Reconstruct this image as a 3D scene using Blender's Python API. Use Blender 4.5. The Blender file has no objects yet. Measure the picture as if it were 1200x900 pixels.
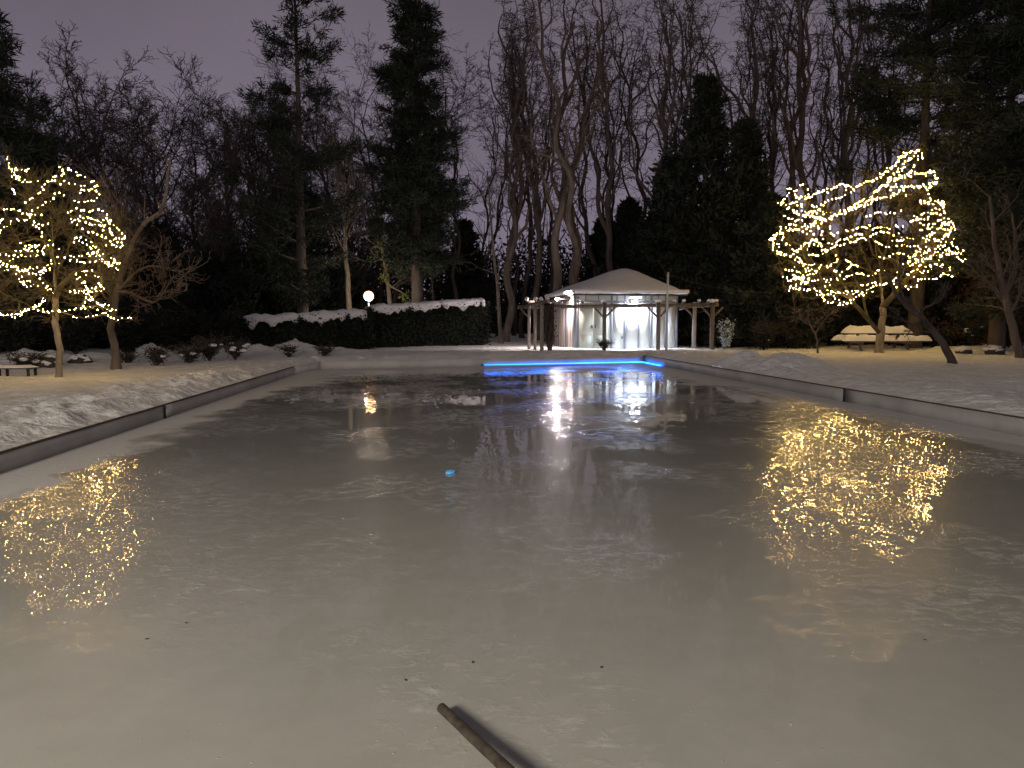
import bpy, math, random
import numpy as np
from mathutils import Vector, noise as mnoise

# ------------------------------------------------------------------ camera
CAM_H = 1.5
F = 867.0                       # focal length in pixels of the 1200 px wide photograph
PITCH = math.atan(74 / F)
scene = bpy.context.scene
C = scene.collection
cam_d = bpy.data.cameras.new('camera'); cam = bpy.data.objects.new('camera', cam_d); C.objects.link(cam)
cam_d.sensor_width = 36; cam_d.lens = 36 * F / 1200
cam_d.clip_start = 0.05; cam_d.clip_end = 2000
cam.location = (0, 0, CAM_H); cam.rotation_euler = (math.radians(90) - PITCH, 0, 0)
scene.camera = cam

# ------------------------------------------------------------------ sky: overcast town night
world = bpy.data.worlds.new('World'); scene.world = world; world.use_nodes = True
nt = world.node_tree; nt.nodes.clear()
wo = nt.nodes.new('ShaderNodeOutputWorld'); bg = nt.nodes.new('ShaderNodeBackground')
tc = nt.nodes.new('ShaderNodeTexCoord'); sep = nt.nodes.new('ShaderNodeSeparateXYZ')
rmp = nt.nodes.new('ShaderNodeValToRGB'); nz = nt.nodes.new('ShaderNodeTexNoise')
nz.inputs['Scale'].default_value = 2.2; nz.inputs['Detail'].default_value = 4
rmp.color_ramp.elements[0].position = 0.0; rmp.color_ramp.elements[0].color = (.205, .172, .230, 1)
rmp.color_ramp.elements[1].position = 0.60; rmp.color_ramp.elements[1].color = (.062, .054, .058, 1)
nt.links.new(tc.outputs['Generated'], sep.inputs[0]); nt.links.new(sep.outputs['Z'], rmp.inputs[0])
nt.links.new(tc.outputs['Generated'], nz.inputs['Vector'])
mr = nt.nodes.new('ShaderNodeMapRange'); mr.inputs[1].default_value = .3; mr.inputs[2].default_value = .7
mr.inputs[3].default_value = .82; mr.inputs[4].default_value = 1.14
nt.links.new(nz.outputs[0], mr.inputs[0]); nt.links.new(mr.outputs[0], bg.inputs['Strength'])
nt.links.new(rmp.outputs[0], bg.inputs['Color']); nt.links.new(bg.outputs[0], wo.inputs[0])

scene.view_settings.view_transform = 'Standard'; scene.view_settings.look = 'None'
scene.view_settings.exposure = 0.30; scene.view_settings.gamma = 1
REAR_LAMP_W = 3500.0
FLOOD_W = 330.0
DOWN_W = 540.0
STRING_E = 105.0
LED_E = 20.0

rng = np.random.default_rng(7); random.seed(7)

# ------------------------------------------------------------------ pixel helpers (photo pixel -> world point)
cp, sp = math.cos(PITCH), math.sin(PITCH)
def ray(px, py):
    x = (px - 600) / F; y = (450 - py) / F
    return np.array([x, cp + y * sp, -sp + y * cp])
def at(px, py, D):
    d = ray(px, py); return np.array([0, 0, CAM_H]) + d * (D / d[1])
def ground(px, py, z=0.0):
    d = ray(px, py); return np.array([0, 0, CAM_H]) + d * ((z - CAM_H) / d[2])

# ------------------------------------------------------------------ materials
def mat(name, col, rough=.8, bump=None, var=None, emit=None, es=0, spec=.3, metal=0, obj_coord=True):
    m = bpy.data.materials.new(name); m.use_nodes = True; t = m.node_tree; b = t.nodes['Principled BSDF']
    b.inputs['Base Color'].default_value = (*col, 1); b.inputs['Roughness'].default_value = rough
    b.inputs['Specular IOR Level'].default_value = spec; b.inputs['Metallic'].default_value = metal
    if emit: b.inputs['Emission Color'].default_value = (*emit, 1); b.inputs['Emission Strength'].default_value = es
    co = t.nodes.new('ShaderNodeTexCoord')
    if var:
        n = t.nodes.new('ShaderNodeTexNoise'); n.inputs['Scale'].default_value = var[0]; n.inputs['Detail'].default_value = 6
        mp = t.nodes.new('ShaderNodeMapping'); mp.inputs['Scale'].default_value = var[2] if len(var) > 2 else (1, 1, 1)
        t.links.new(co.outputs['Object'], mp.inputs[0]); t.links.new(mp.outputs[0], n.inputs['Vector'])
        r = t.nodes.new('ShaderNodeValToRGB')
        r.color_ramp.elements[0].position = .3; r.color_ramp.elements[1].position = .7
        r.color_ramp.elements[0].color = (*[c * (1 - var[1]) for c in col], 1)
        r.color_ramp.elements[1].color = (*[min(1, c * (1 + var[1])) for c in col], 1)
        t.links.new(n.outputs[0], r.inputs[0]); t.links.new(r.outputs[0], b.inputs['Base Color'])
    if bump:
        n = t.nodes.new('ShaderNodeTexNoise'); n.inputs['Scale'].default_value = bump[0]; n.inputs['Detail'].default_value = 8
        bp = t.nodes.new('ShaderNodeBump'); bp.inputs['Distance'].default_value = bump[1]; bp.inputs['Strength'].default_value = 1
        mp = t.nodes.new('ShaderNodeMapping'); mp.inputs['Scale'].default_value = bump[2] if len(bump) > 2 else (1, 1, 1)
        t.links.new(co.outputs['Object'], mp.inputs[0]); t.links.new(mp.outputs[0], n.inputs['Vector'])
        t.links.new(n.outputs[0], bp.inputs['Height']); t.links.new(bp.outputs[0], b.inputs['Normal'])
    return m

M = {}
M['snow'] = mat('snow', (.82, .81, .77), .8, bump=(8, .07), var=(2.2, .10))
M['snow_soft'] = mat('snow_soft', (.78, .78, .80), .8, bump=(5, .03), var=(2, .04))
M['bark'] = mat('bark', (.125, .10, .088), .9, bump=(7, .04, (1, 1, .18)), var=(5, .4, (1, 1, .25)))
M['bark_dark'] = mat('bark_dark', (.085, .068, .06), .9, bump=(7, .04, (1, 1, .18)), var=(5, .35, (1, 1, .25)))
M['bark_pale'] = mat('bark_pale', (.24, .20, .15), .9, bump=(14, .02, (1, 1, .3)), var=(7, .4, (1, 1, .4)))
M['twig'] = mat('twig', (.085, .072, .042), .9, var=(5, .3))
M['needle'] = mat('needle', (.028, .036, .026), .8, var=(.8, .4))
M['cedar'] = mat('cedar', (.020, .026, .021), .85, var=(.8, .4))
M['russet'] = mat('russet', (.085, .050, .035), .85, var=(.8, .4))
M['hedge'] = mat('hedge', (.016, .020, .014), .75, var=(2, .4))
M['leaf_pale'] = mat('leaf_pale', (.16, .17, .06), .7, var=(3, .3))
M['leaf_bluelit'] = mat('leaf_bluelit', (.62, .72, .76), .7, var=(4, .3))  # bluish light on the bush painted into a raised pale leaf colour
M['wood'] = mat('wood', (.16, .13, .11), .8, bump=(12, .01, (1, 1, .1)), var=(6, .3, (1, 1, .2)))
M['wood_pale'] = mat('wood_pale', (.36, .31, .27), .8, bump=(12, .01, (1, 1, .1)), var=(6, .2, (1, 1, .2)))
M['wall'] = mat('wall', (.62, .63, .60), .6, var=(1.2, .07))
M['wall_side'] = mat('wall_side', (.60, .52, .45), .6, var=(1.2, .08))
M['door'] = mat('door', (.50, .52, .44), .55, var=(1.5, .07))
M['trim'] = mat('trim', (.22, .23, .27), .5, var=(3, .12))
M['dark'] = mat('dark', (.045, .042, .045), .7, var=(3, .2))
M['metal'] = mat('metal', (.42, .42, .43), .45, metal=.6, var=(5, .1))
M['pole'] = mat('pole', (.62, .62, .62), .4, var=(5, .08))
M['iron'] = mat('iron', (.03, .03, .03), .5, var=(4, .3))
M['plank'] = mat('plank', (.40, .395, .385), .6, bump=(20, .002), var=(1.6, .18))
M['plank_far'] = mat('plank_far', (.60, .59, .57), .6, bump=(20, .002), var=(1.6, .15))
M['edge'] = mat('edge', (.09, .06, .05), .7, var=(4, .3))
M['bulb'] = mat('bulb', (.9, .8, .6), .4, emit=(1, .63, .19), es=STRING_E)
M['wire'] = mat('wire', (.02, .035, .02), .6)
M['led'] = mat('led', (.2, .4, 1), .4, emit=(.010, .17, 1), es=LED_E)
_t = M['led'].node_tree; _b = _t.nodes['Principled BSDF']; _c = _t.nodes.new('ShaderNodeTexCoord'); _s = _t.nodes.new('ShaderNodeSeparateXYZ'); _m = _t.nodes.new('ShaderNodeMapRange')
_t.links.new(_c.outputs['Object'], _s.inputs[0]); _t.links.new(_s.outputs[0], _m.inputs[0]); _m.inputs[1].default_value = 0; _m.inputs[2].default_value = 5; _m.inputs[3].default_value = LED_E * .3; _m.inputs[4].default_value = LED_E
_t.links.new(_m.outputs[0], _b.inputs['Emission Strength'])
M['globe'] = mat('globe', (.9, .8, .7), .4, emit=(1, .50, .19), es=5.5)
M['floodglass'] = mat('floodglass', (.9, .9, 1), .4, emit=(.86, .86, 1), es=60)
M['blue_scrap'] = mat('blue_scrap', (.15, .45, .75), .5, emit=(.1, .5, 1), es=.25)  # scrap is no lamp; weak emission added to brighten its blue
M['leaf_dry'] = mat('leaf_dry', (.04, .03, .02), .8)
M['handle'] = mat('handle', (.050, .042, .033), .55, bump=(40, .003, (1, 1, .15)), var=(22, .55))
M['scoop'] = mat('scoop', (.05, .09, .2), .4)
M['red'] = mat('red', (.5, .05, .04), .4, emit=(1, .25, .2), es=1.6)

def ice_material():
    m = bpy.data.materials.new('ice'); m.use_nodes = True; t = m.node_tree; b = t.nodes['Principled BSDF']
    N = t.nodes.new; L = t.links.new
    co = N('ShaderNodeTexCoord')
    def noise(scale, det=6, dist=0, rough=.55, sc=(1, 1, 1)):
        n = N('ShaderNodeTexNoise'); n.inputs['Scale'].default_value = scale; n.inputs['Detail'].default_value = det
        n.inputs['Distortion'].default_value = dist; n.inputs['Roughness'].default_value = rough
        mp = N('ShaderNodeMapping'); mp.inputs['Scale'].default_value = sc
        L(co.outputs['Object'], mp.inputs[0]); L(mp.outputs[0], n.inputs['Vector']); return n.outputs[0]
    def rng_(v, a, c, lo=0, hi=1):
        r = N('ShaderNodeMapRange'); r.inputs[1].default_value = a; r.inputs[2].default_value = c
        r.inputs[3].default_value = lo; r.inputs[4].default_value = hi; r.clamp = True; L(v, r.inputs[0]); return r.outputs[0]
    def math_(op, x, y):
        r = N('ShaderNodeMath'); r.operation = op
        for i, v in enumerate((x, y)):
            if isinstance(v, (int, float)): r.inputs[i].default_value = v
            else: L(v, r.inputs[i])
        return r.outputs[0]
    at_ = N('ShaderNodeAttribute'); at_.attribute_name = 'edge'
    # frozen snow rim along the boards, ragged
    rim = math_('ADD', at_.outputs['Fac'], math_('MULTIPLY', math_('SUBTRACT', noise(1.1, 7), .5), 1.3))
    rim = rng_(rim, .46, .70, 1, 0)
    # crusty scuffed patches
    crust = math_('MULTIPLY', rng_(noise(.6, 5, .2), .46, .66), rng_(noise(7, 9, .3, .75, (1, 1.5, 1)), .50, .68))
    blot = rng_(math_('ADD', math_('MULTIPLY', noise(.35, 4), .6), math_('MULTIPLY', noise(3, 8, 0, .7), .4)), .36, .64, 0, 1)
    specks = rng_(noise(38, 2), .70, .76)
    white = math_('MAXIMUM', rim, math_('MULTIPLY', crust, .9))
    white = math_('MAXIMUM', white, math_('MULTIPLY', specks, .5))
    mx = N('ShaderNodeMix'); mx.data_type = 'RGBA'; mx.inputs['A'].default_value = (.33, .33, .30, 1)
    mx.inputs['B'].default_value = (.42, .415, .385, 1); L(blot, mx.inputs['Factor'])
    mx2 = N('ShaderNodeMix'); mx2.data_type = 'RGBA'; L(mx.outputs['Result'], mx2.inputs['A'])
    mx2.inputs['B'].default_value = (.66, .65, .62, 1); L(white, mx2.inputs['Factor'])
    L(mx2.outputs['Result'], b.inputs['Base Color'])
    b.inputs['IOR'].default_value = 1.31
    base_r = rng_(white, 0, 1, .34, .7); L(base_r, b.inputs['Roughness'])
    b.inputs['Specular IOR Level'].default_value = .16; b.inputs['Coat IOR'].default_value = 1.33
    cw = math_('SUBTRACT', 1, math_('MULTIPLY', rim, .93)); L(cw, b.inputs['Coat Weight'])
    cr = math_('ADD', rng_(noise(.8, 4), .35, .65, .006, .014), math_('MULTIPLY', crust, .16)); L(cr, b.inputs['Coat Roughness'])
    # relief of the crusted snow, then the fine facets of the frozen surface as a direct normal offset
    h = math_('MULTIPLY', math_('MULTIPLY', white, noise(14, 6)), .010)
    bp = N('ShaderNodeBump'); bp.inputs['Distance'].default_value = 1; bp.inputs['Strength'].default_value = .8
    L(h, bp.inputs['Height'])
    bumpy = rng_(noise(.42, 5, .2), .36, .66, .12, 1.0)
    def facet(scale, det, amp, k, st=1.0):
        n = N('ShaderNodeTexNoise'); n.inputs['Scale'].default_value = scale; n.inputs['Detail'].default_value = det
        mp = N('ShaderNodeMapping'); mp.inputs['Location'].default_value = (scale, 2.3, 7.1); mp.inputs['Scale'].default_value = (1, st, 1)
        L(co.outputs['Object'], mp.inputs[0]); L(mp.outputs[0], n.inputs['Vector'])
        a = N('ShaderNodeVectorMath'); a.operation = 'SUBTRACT'; L(n.outputs['Color'], a.inputs[0]); a.inputs[1].default_value = (.5, .5, .5)
        b_ = N('ShaderNodeVectorMath'); b_.operation = 'MULTIPLY'; L(a.outputs[0], b_.inputs[0]); b_.inputs[1].default_value = (amp, amp, 0)
        if k is None: return b_.outputs[0]
        c = N('ShaderNodeVectorMath'); c.operation = 'SCALE'; L(b_.outputs[0], c.inputs[0]); L(k, c.inputs['Scale']); return c.outputs[0]
    def vadd(x, y):
        a = N('ShaderNodeVectorMath'); a.operation = 'ADD'; L(x, a.inputs[0]); L(y, a.inputs[1]); return a.outputs[0]
    v = vadd(vadd(facet(13, 1, .050, bumpy, .42), facet(4.5, 1, .012, None, .6)), vadd(facet(18, 2, .22, crust, .6), bp.outputs[0]))
    nn = N('ShaderNodeVectorMath'); nn.operation = 'NORMALIZE'; L(v, nn.inputs[0])
    L(bp.outputs[0], b.inputs['Normal']); L(nn.outputs[0], b.inputs['Coat Normal'])
    return m
M['ice'] = ice_material()

# ------------------------------------------------------------------ mesh building
class MB:
    def __init__(s): s.v = []; s.q = []; s.t = []; s.n = 0
    def add(s, V, Q=None, T=None):
        V = np.asarray(V, float).reshape(-1, 3); s.v.append(V)
        if Q is not None and len(Q): s.q.append(np.asarray(Q, int).reshape(-1, 4) + s.n)
        if T is not None and len(T): s.t.append(np.asarray(T, int).reshape(-1, 3) + s.n)
        s.n += len(V); return s
    def box(s, c, size, R=None, shift=None):
        x, y, z = [d / 2 for d in size]
        V = np.array([[-x, -y, -z], [x, -y, -z], [x, y, -z], [-x, y, -z], [-x, -y, z], [x, -y, z], [x, y, z], [-x, y, z]])
        if R is not None: V = V @ np.asarray(R).T
        return s.add(V + np.asarray(c), [[0, 3, 2, 1], [4, 5, 6, 7], [0, 1, 5, 4], [1, 2, 6, 5], [2, 3, 7, 6], [3, 0, 4, 7]])
    def bar(s, a, b, w, h):                      # squared timber between two points
        a = np.asarray(a, float); b = np.asarray(b, float); d = b - a; L = np.linalg.norm(d); d /= L
        up = np.array([0, 0, 1.]) if abs(d[2]) < .95 else np.array([0, 1., 0])
        sx = np.cross(d, up); sx /= np.linalg.norm(sx); u = np.cross(sx, d)
        R = np.stack([sx, d, u], 1)
        return s.box((a + b) / 2, (w, L, h), R)
    def tubes(s, P, R, k=5, cap=False):         # P: M x N x 3, R: M x N
        P = np.asarray(P, float); R = np.asarray(R, float)
        if P.ndim == 2: P = P[None]; R = R[None]
        Mn, N, _ = P.shape
        T = np.gradient(P, axis=1); T /= np.linalg.norm(T, axis=2, keepdims=True) + 1e-9
        mean = P[:, -1] - P[:, 0]; mean /= np.linalg.norm(mean, axis=1, keepdims=True) + 1e-9
        ref = np.where(np.abs(mean[:, 2:3]) < .8, np.array([[0, 0, 1.]]), np.array([[1., 0, 0]]))[:, None, :]
        A = np.cross(T, ref); A /= np.linalg.norm(A, axis=2, keepdims=True) + 1e-9
        B = np.cross(T, A)
        th = np.arange(k) * 2 * math.pi / k
        V = P[:, :, None, :] + R[:, :, None, None] * (A[:, :, None, :] * np.cos(th)[None, None, :, None] + B[:, :, None, :] * np.sin(th)[None, None, :, None])
        idx = np.arange(Mn * N * k).reshape(Mn, N, k)
        nx = np.roll(idx, -1, axis=2)
        Q = np.stack([idx[:, :-1], nx[:, :-1], nx[:, 1:], idx[:, 1:]], -1).reshape(-1, 4)
        n0 = s.n; s.add(V, Q)
        if cap:
            for m_ in range(Mn):
                for e, o in ((0, 1), (N - 1, 0)):
                    ring = idx[m_, e]
                    s.v.append(P[m_, e][None]); c = s.n; s.n += 1
                    s.t.append(np.array([[ring[i] + n0, ring[(i + 1) % k] + n0, c] for i in range(k)]))
        return s
    def polys(s, lines, k=5):                     # lines of varying length: batch by length
        by = {}
        for P, R in lines: by.setdefault(len(P), []).append((P, R))
        for n_, L in by.items(): s.tubes(np.array([p for p, r in L]), np.array([r for p, r in L]), k)
        return s
    def blob(s, c, r, seed=0, amp=.15, fr=2.0, sub=(14, 8), flat=None):
        nu, nv = sub; V = []
        for j in range(nv + 1):
            ph = math.pi * j / nv
            for i in range(nu):
                th = 2 * math.pi * i / nu
                d = Vector((math.sin(ph) * math.cos(th), math.sin(ph) * math.sin(th), math.cos(ph)))
                k = 1 + amp * mnoise.noise(d * fr + Vector((seed * 3.1, seed * 1.7, 0))) * 1.6
                V.append([c[0] + d.x * r[0] * k, c[1] + d.y * r[1] * k, c[2] + d.z * r[2] * k])
        Q = [[j * nu + i, (j + 1) * nu + i, (j + 1) * nu + (i + 1) % nu, j * nu + (i + 1) % nu] for j in range(nv) for i in range(nu)]
        return s.add(V, Q)
    def leaves(s, P, size, rg, elong=1.0, ndir=None, wd=.35):     # one small triangle-pair leaf per point
        P = np.asarray(P); n = len(P)
        a = rg.normal(size=(n, 3)); 
        if ndir is not None: a = a * .5 + ndir
        a /= np.linalg.norm(a, axis=1, keepdims=True)
        b = rg.normal(size=(n, 3)); b -= (b * a).sum(1, keepdims=True) * a; b /= np.linalg.norm(b, axis=1, keepdims=True)
        sz = size * rg.uniform(.6, 1.4, (n, 1))
        V = np.stack([P, P + a * sz * elong * .5 + b * sz * wd, P + a * sz * elong, P + a * sz * elong * .5 - b * sz * wd], 1)
        return s.add(V, np.arange(n * 4).reshape(n, 4))
    def mesh(s, name, m, smooth=True):
        me = bpy.data.meshes.new(name)
        V = np.concatenate(s.v) if s.v else np.zeros((0, 3))
        Q = np.concatenate(s.q) if s.q else np.zeros((0, 4), int); T = np.concatenate(s.t) if s.t else np.zeros((0, 3), int)
        me.vertices.add(len(V)); me.vertices.foreach_set('co', V.astype(np.float32).ravel())
        me.loops.add(len(Q) * 4 + len(T) * 3); me.polygons.add(len(Q) + len(T))
        me.loops.foreach_set('vertex_index', np.concatenate([Q.ravel(), T.ravel()]).astype(np.int32))
        st = np.concatenate([np.arange(len(Q)) * 4, len(Q) * 4 + np.arange(len(T)) * 3]).astype(np.int32)
        me.polygons.foreach_set('loop_start', st)
        if smooth: me.polygons.foreach_set('use_smooth', np.ones(len(st), bool))
        me.update(calc_edges=True); me.validate(); me.materials.append(m); return me
    def build(s, name, m, parent=None, smooth=True, origin=None):
        if origin is not None: s.v = [v - np.asarray(origin) for v in s.v]
        o = bpy.data.objects.new(name, s.mesh(name, m, smooth)); C.objects.link(o)
        if parent is not None: o.parent = parent
        elif origin is not None: o.location = origin
        return o

def tag(o, label=None, cat=None, group=None, kind=None):
    if label: o['label'] = label
    if cat: o['category'] = cat
    if group: o['group'] = group
    if kind: o['kind'] = kind
    return o
def thing(name, label, cat, loc=(0, 0, 0), rz=0, group=None):
    o = bpy.data.objects.new(name, None); C.objects.link(o); o.location = Vector([float(a) for a in loc]); o.rotation_euler = (0, 0, rz)
    o.empty_display_size = .3
    return tag(o, label, cat, group)
def copy_thing(root, loc, rz, label, scale=1.0, group=None):
    r = root.copy(); C.objects.link(r); r.location = Vector([float(a) for a in loc]); r.rotation_euler = (0, 0, rz); r.scale = (scale,) * 3
    r['label'] = label
    if group: r['group'] = group
    for ch in list(root.children):
        c = ch.copy(); C.objects.link(c); c.parent = r
        for g in ch.children:
            d = g.copy(); C.objects.link(d); d.parent = c
    return r
def fbm(x, y, z=0, o=4):
    return mnoise.fractal(Vector((x, y, z)), 1.0, 2.0, o)

# ------------------------------------------------------------------ rink outline (ice level, z = 0)
L0 = ground(0, 555)[:2]; L1 = ground(345, 439)[:2]; L2 = ground(376, 432.5)[:2]; R1 = ground(755, 425)[:2]; R0 = ground(1200, 512)[:2]
def ext(a, b, y): t = (y - b[1]) / (a[1] - b[1]); return b + (a - b) * t
NL = ext(L0, L1, -4.0); NR = ext(R0, R1, -4.0)
OUT = [NL, L1, L2, R1, NR]            # clockwise outline
ctr = np.array([.3, 11.0])
segs = [(OUT[i], OUT[(i + 1) % 5]) for i in range(5)]
def boundary(th):
    d = np.array([math.cos(th), math.sin(th)])
    best = 1e9
    for a, b in segs:
        e = b - a; den = d[0] * e[1] - d[1] * e[0]
        if abs(den) < 1e-9: continue
        w = a - ctr; t = (w[0] * e[1] - w[1] * e[0]) / den; u = (w[0] * d[1] - w[1] * d[0]) / den
        if t > 0 and -1e-6 <= u <= 1 + 1e-6: best = min(best, t)
    return best
def seg_dist(P, a, b):
    e = b - a; t = np.clip(((P - a) @ e) / (e @ e), 0, 1); return np.linalg.norm(P - (a + t[:, None] * e), axis=1)

# mounds of shovelled snow: (x, y, radius x, radius y, height)
def gp(px, py, z=.3): return ground(px, py, z)
MOUNDS = []
def mound(px, py, rx, ry, h, z=.3): g = gp(px, py, z); MOUNDS.append((g[0], g[1], rx, ry, h))
mound(868, 428, .55, .7, .30); mound(925, 432, .95, .8, .34); mound(905, 428, 1.6, 1.0, .12)
mound(815, 419, 1.5, 1.2, .12); mound(700, 413, 4.0, .8, .03); mound(780, 412, 2.2, .8, .05); mound(620, 414, 3.0, .8, .06)
mound(345, 411, .9, .7, .42); mound(388, 414, 1.4, .8, .22); mound(300, 414, .8, .7, .30); mound(262, 414, .7, .6, .22)
mound(178, 416, .55, .5, .45); mound(55, 424, .9, .6, .35); mound(15, 424, .6, .6, .25); mound(110, 420, .8, .5, .2)
mound(1150, 411, 1.2, .8, .25); mound(1110, 412, .8, .6, .22); mound(1190, 408, 1.0, .7, .3); mound(1040, 410, 3.2, 1.4, .08)
mound(735, 405, 1.6, .7, .16)
def H(x, y, v):
    h = .30 + .05 * fbm(x * .25, y * .25, 3)
    rise = min(1, v / .9); rise = rise * rise * (3 - 2 * rise)
    h = .185 + (h - .185) * rise
    far = max(0, min(1, (v - 60) / 200)); h += far * 6
    near = 1 if v < 25 else 0
    if near:
        # trodden, lumpy strip beside the boards
        strip = math.exp(-((v - .9) / .9) ** 2)
        lump = max(0, fbm(x * 1.8, y * 1.8, 9, 5) + .15)
        amt = (.16 if x < 0 else .06) if y < 17 else .08
        h += strip * lump * amt * min(1, v / .15 + .3)
        h += .030 * fbm(x * 2.6, y * 2.6, 1, 6)
        trod = max(0, fbm(x * .3, y * .3, 20, 2) + .35)
        c = mnoise.cell(Vector((x * 3.2 + .4 * mnoise.noise(Vector((x * 2, y * 2, 0))), y * 3.2, 0)))
        h -= trod * .06 * max(0, mnoise.noise(Vector((x * 4.2, y * 4.2, 5)))) * rise
        for (mx_, my_, rx, ry, hh) in MOUNDS:
            d2 = ((x - mx_) / rx) ** 2 + ((y - my_) / ry) ** 2
            if d2 < 6: h += hh * math.exp(-d2 * 1.1) * (1 + .35 * fbm(x * 2.2, y * 2.2, 7, 4))
    return h
def ground_z(x, y):
    P = np.array([[x, y]]); v = min(seg_dist(P, a, b)[0] for a, b in segs); return H(x, y, v)

def build_ground():
    corner = [math.atan2(*(p - ctr)[::-1]) for p in OUT]
    ths = sorted(list(np.linspace(-math.pi, math.pi, 520, endpoint=False)) + list(np.linspace(math.radians(35), math.radians(158), 620)) + corner)
    ths = np.array(sorted(set(round(t, 6) for t in ths)))
    vs = [0]
    st = .05
    while vs[-1] < 700: vs.append(vs[-1] + st); st = min(st * 1.0, .09) if vs[-1] < 3 else (min(st * 1.03, .25) if vs[-1] < 12 else st * 1.12)
    nT, nV = len(ths), len(vs); V = np.zeros((nT, nV, 3))
    for i, th in enumerate(ths):
        d = np.array([math.cos(th), math.sin(th)]); r = boundary(th)
        for j, v in enumerate(vs):
            p = ctr + d * (r + .045 + v)
            V[i, j] = (p[0], p[1], H(p[0], p[1], v))
    idx = np.arange(nT * nV).reshape(nT, nV); nx = np.roll(idx, -1, axis=0)
    Q = np.stack([idx[:, :-1], idx[:, 1:], nx[:, 1:], nx[:, :-1]], -1).reshape(-1, 4)[:, ::-1]
    # fresh drift material with broad tone changes
    tag(MB().add(V, Q).build('snow_ground', M['snow']), kind='structure')
    # ice sheet
    nu, nv = 150, 320; pts = []
    ysA = np.linspace(-4, 27, nv)
    mb = MB()
    # polar sheet keeps the outline exact
    nr = 60
    W = np.zeros((nT, nr, 3)); 
    for i, th in enumerate(ths):
        r = boundary(th) + .02; d = np.array([math.cos(th), math.sin(th)])
        for j in range(nr):
            f = 1 - (1 - j / (nr - 1)) ** 1.6
            W[i, j, :2] = ctr + d * r * f
    idx = np.arange(nT * nr).reshape(nT, nr); nx = np.roll(idx, -1, axis=0)
    Q = np.stack([idx[:, :-1], idx[:, 1:], nx[:, 1:], nx[:, :-1]], -1).reshape(-1, 4)
    o = MB().add(W, Q).build('ice', M['ice'])
    P = W.reshape(-1, 3)[:, :2]; dist = np.min([seg_dist(P, a, b) for a, b in segs], axis=0)
    # the far and left rims carry a wider band of frozen snow
    k = np.where(P[:, 1] > 17, .42, np.where(P[:, 0] > 0, .85, .80))
    a = o.data.attributes.new('edge', 'FLOAT', 'POINT'); a.data.foreach_set('value', (dist * k).astype(np.float32))
    tag(o, kind='structure')
build_ground()

# ------------------------------------------------------------------ rink boards
def board(a, b, h0, h1, label, mt, group='low boards round the rink', edge=True, joint=False):
    a = np.array([*a, 0.]); b = np.array([*b, 0.]); L = np.linalg.norm(b - a); d = (b - a) / L
    nrm = np.array([-d[1], d[0], 0]); 
    if nrm[:2] @ ((a + b)[:2] / 2 - ctr) < 0: nrm = -nrm
    t = thing('rink_board', label, 'board', a, 0, group)
    n = max(2, int(L / .4)); V = []; 
    for i in range(n + 1):
        f = i / n; p = d * L * f; h = h0 + (h1 - h0) * f; w = .006 * fbm(a[0] + p[0], a[1] + p[1], 2)
        for off, z in ((0, -.02), (0, h), (.035, h), (.035, -.02)): V.append(p + nrm * (off + w) + np.array([0, 0, z]))
    Q = [[i * 4 + j, i * 4 + 4 + j, i * 4 + 4 + (j + 1) % 4, i * 4 + (j + 1) % 4] for i in range(n) for j in range(4)]
    MB().add(V, Q + [[0, 1, 2, 3], [n * 4 + 3, n * 4 + 2, n * 4 + 1, n * 4]]).build('plank', mt, t, smooth=False)
    if edge:
        V = []
        for i in range(n + 1):
            f = i / n; p = d * L * f; h = h0 + (h1 - h0) * f; w = .006 * fbm(a[0] + p[0], a[1] + p[1], 2) + .004 * fbm(p[0] * 3, p[1] * 3, 8)
            for off, z in ((-.006, h - .004), (-.006, h + .014), (.030, h + .014), (.030, h - .004)): V.append(p + nrm * (off + w) + np.array([0, 0, z]))
        MB().add(V, Q).build('top_edge', M['edge'], t, smooth=False)
    if joint:
        mb = MB(); mb.box(b - a - nrm * .012 + np.array([0, 0, h1 / 2 + .004]), (.022, .022, h1 + .01), np.stack([d, nrm, [0, 0, 1]], 1)).build('joint_strip', M['dark'], t, smooth=False)
JL = ground(193, 490.2)[:2]; JL = ext(L0, L1, JL[1]); JR = ground(989, 470.8)[:2]; JR = ext(R0, R1, JR[1])
board(NL, JL, .19, .20, 'long pale board along the left side of the ice, nearest the camera', M['plank'], joint=True)
board(JL, L1, .20, .22, 'pale board on the left side between the upright joint and the far bend', M['plank'])
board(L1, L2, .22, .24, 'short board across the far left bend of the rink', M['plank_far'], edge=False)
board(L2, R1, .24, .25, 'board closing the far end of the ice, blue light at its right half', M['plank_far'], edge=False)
board(NR, JR, .23, .24, 'long grey board along the right side of the ice, nearest the camera', M['plank'], joint=True)
board(JR, R1, .24, .25, 'grey board on the right side running from the joint to the blue lit corner', M['plank'])
board(NL, NR, .19, .2, 'board at the near end of the rink behind the camera', M['plank'])

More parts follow.
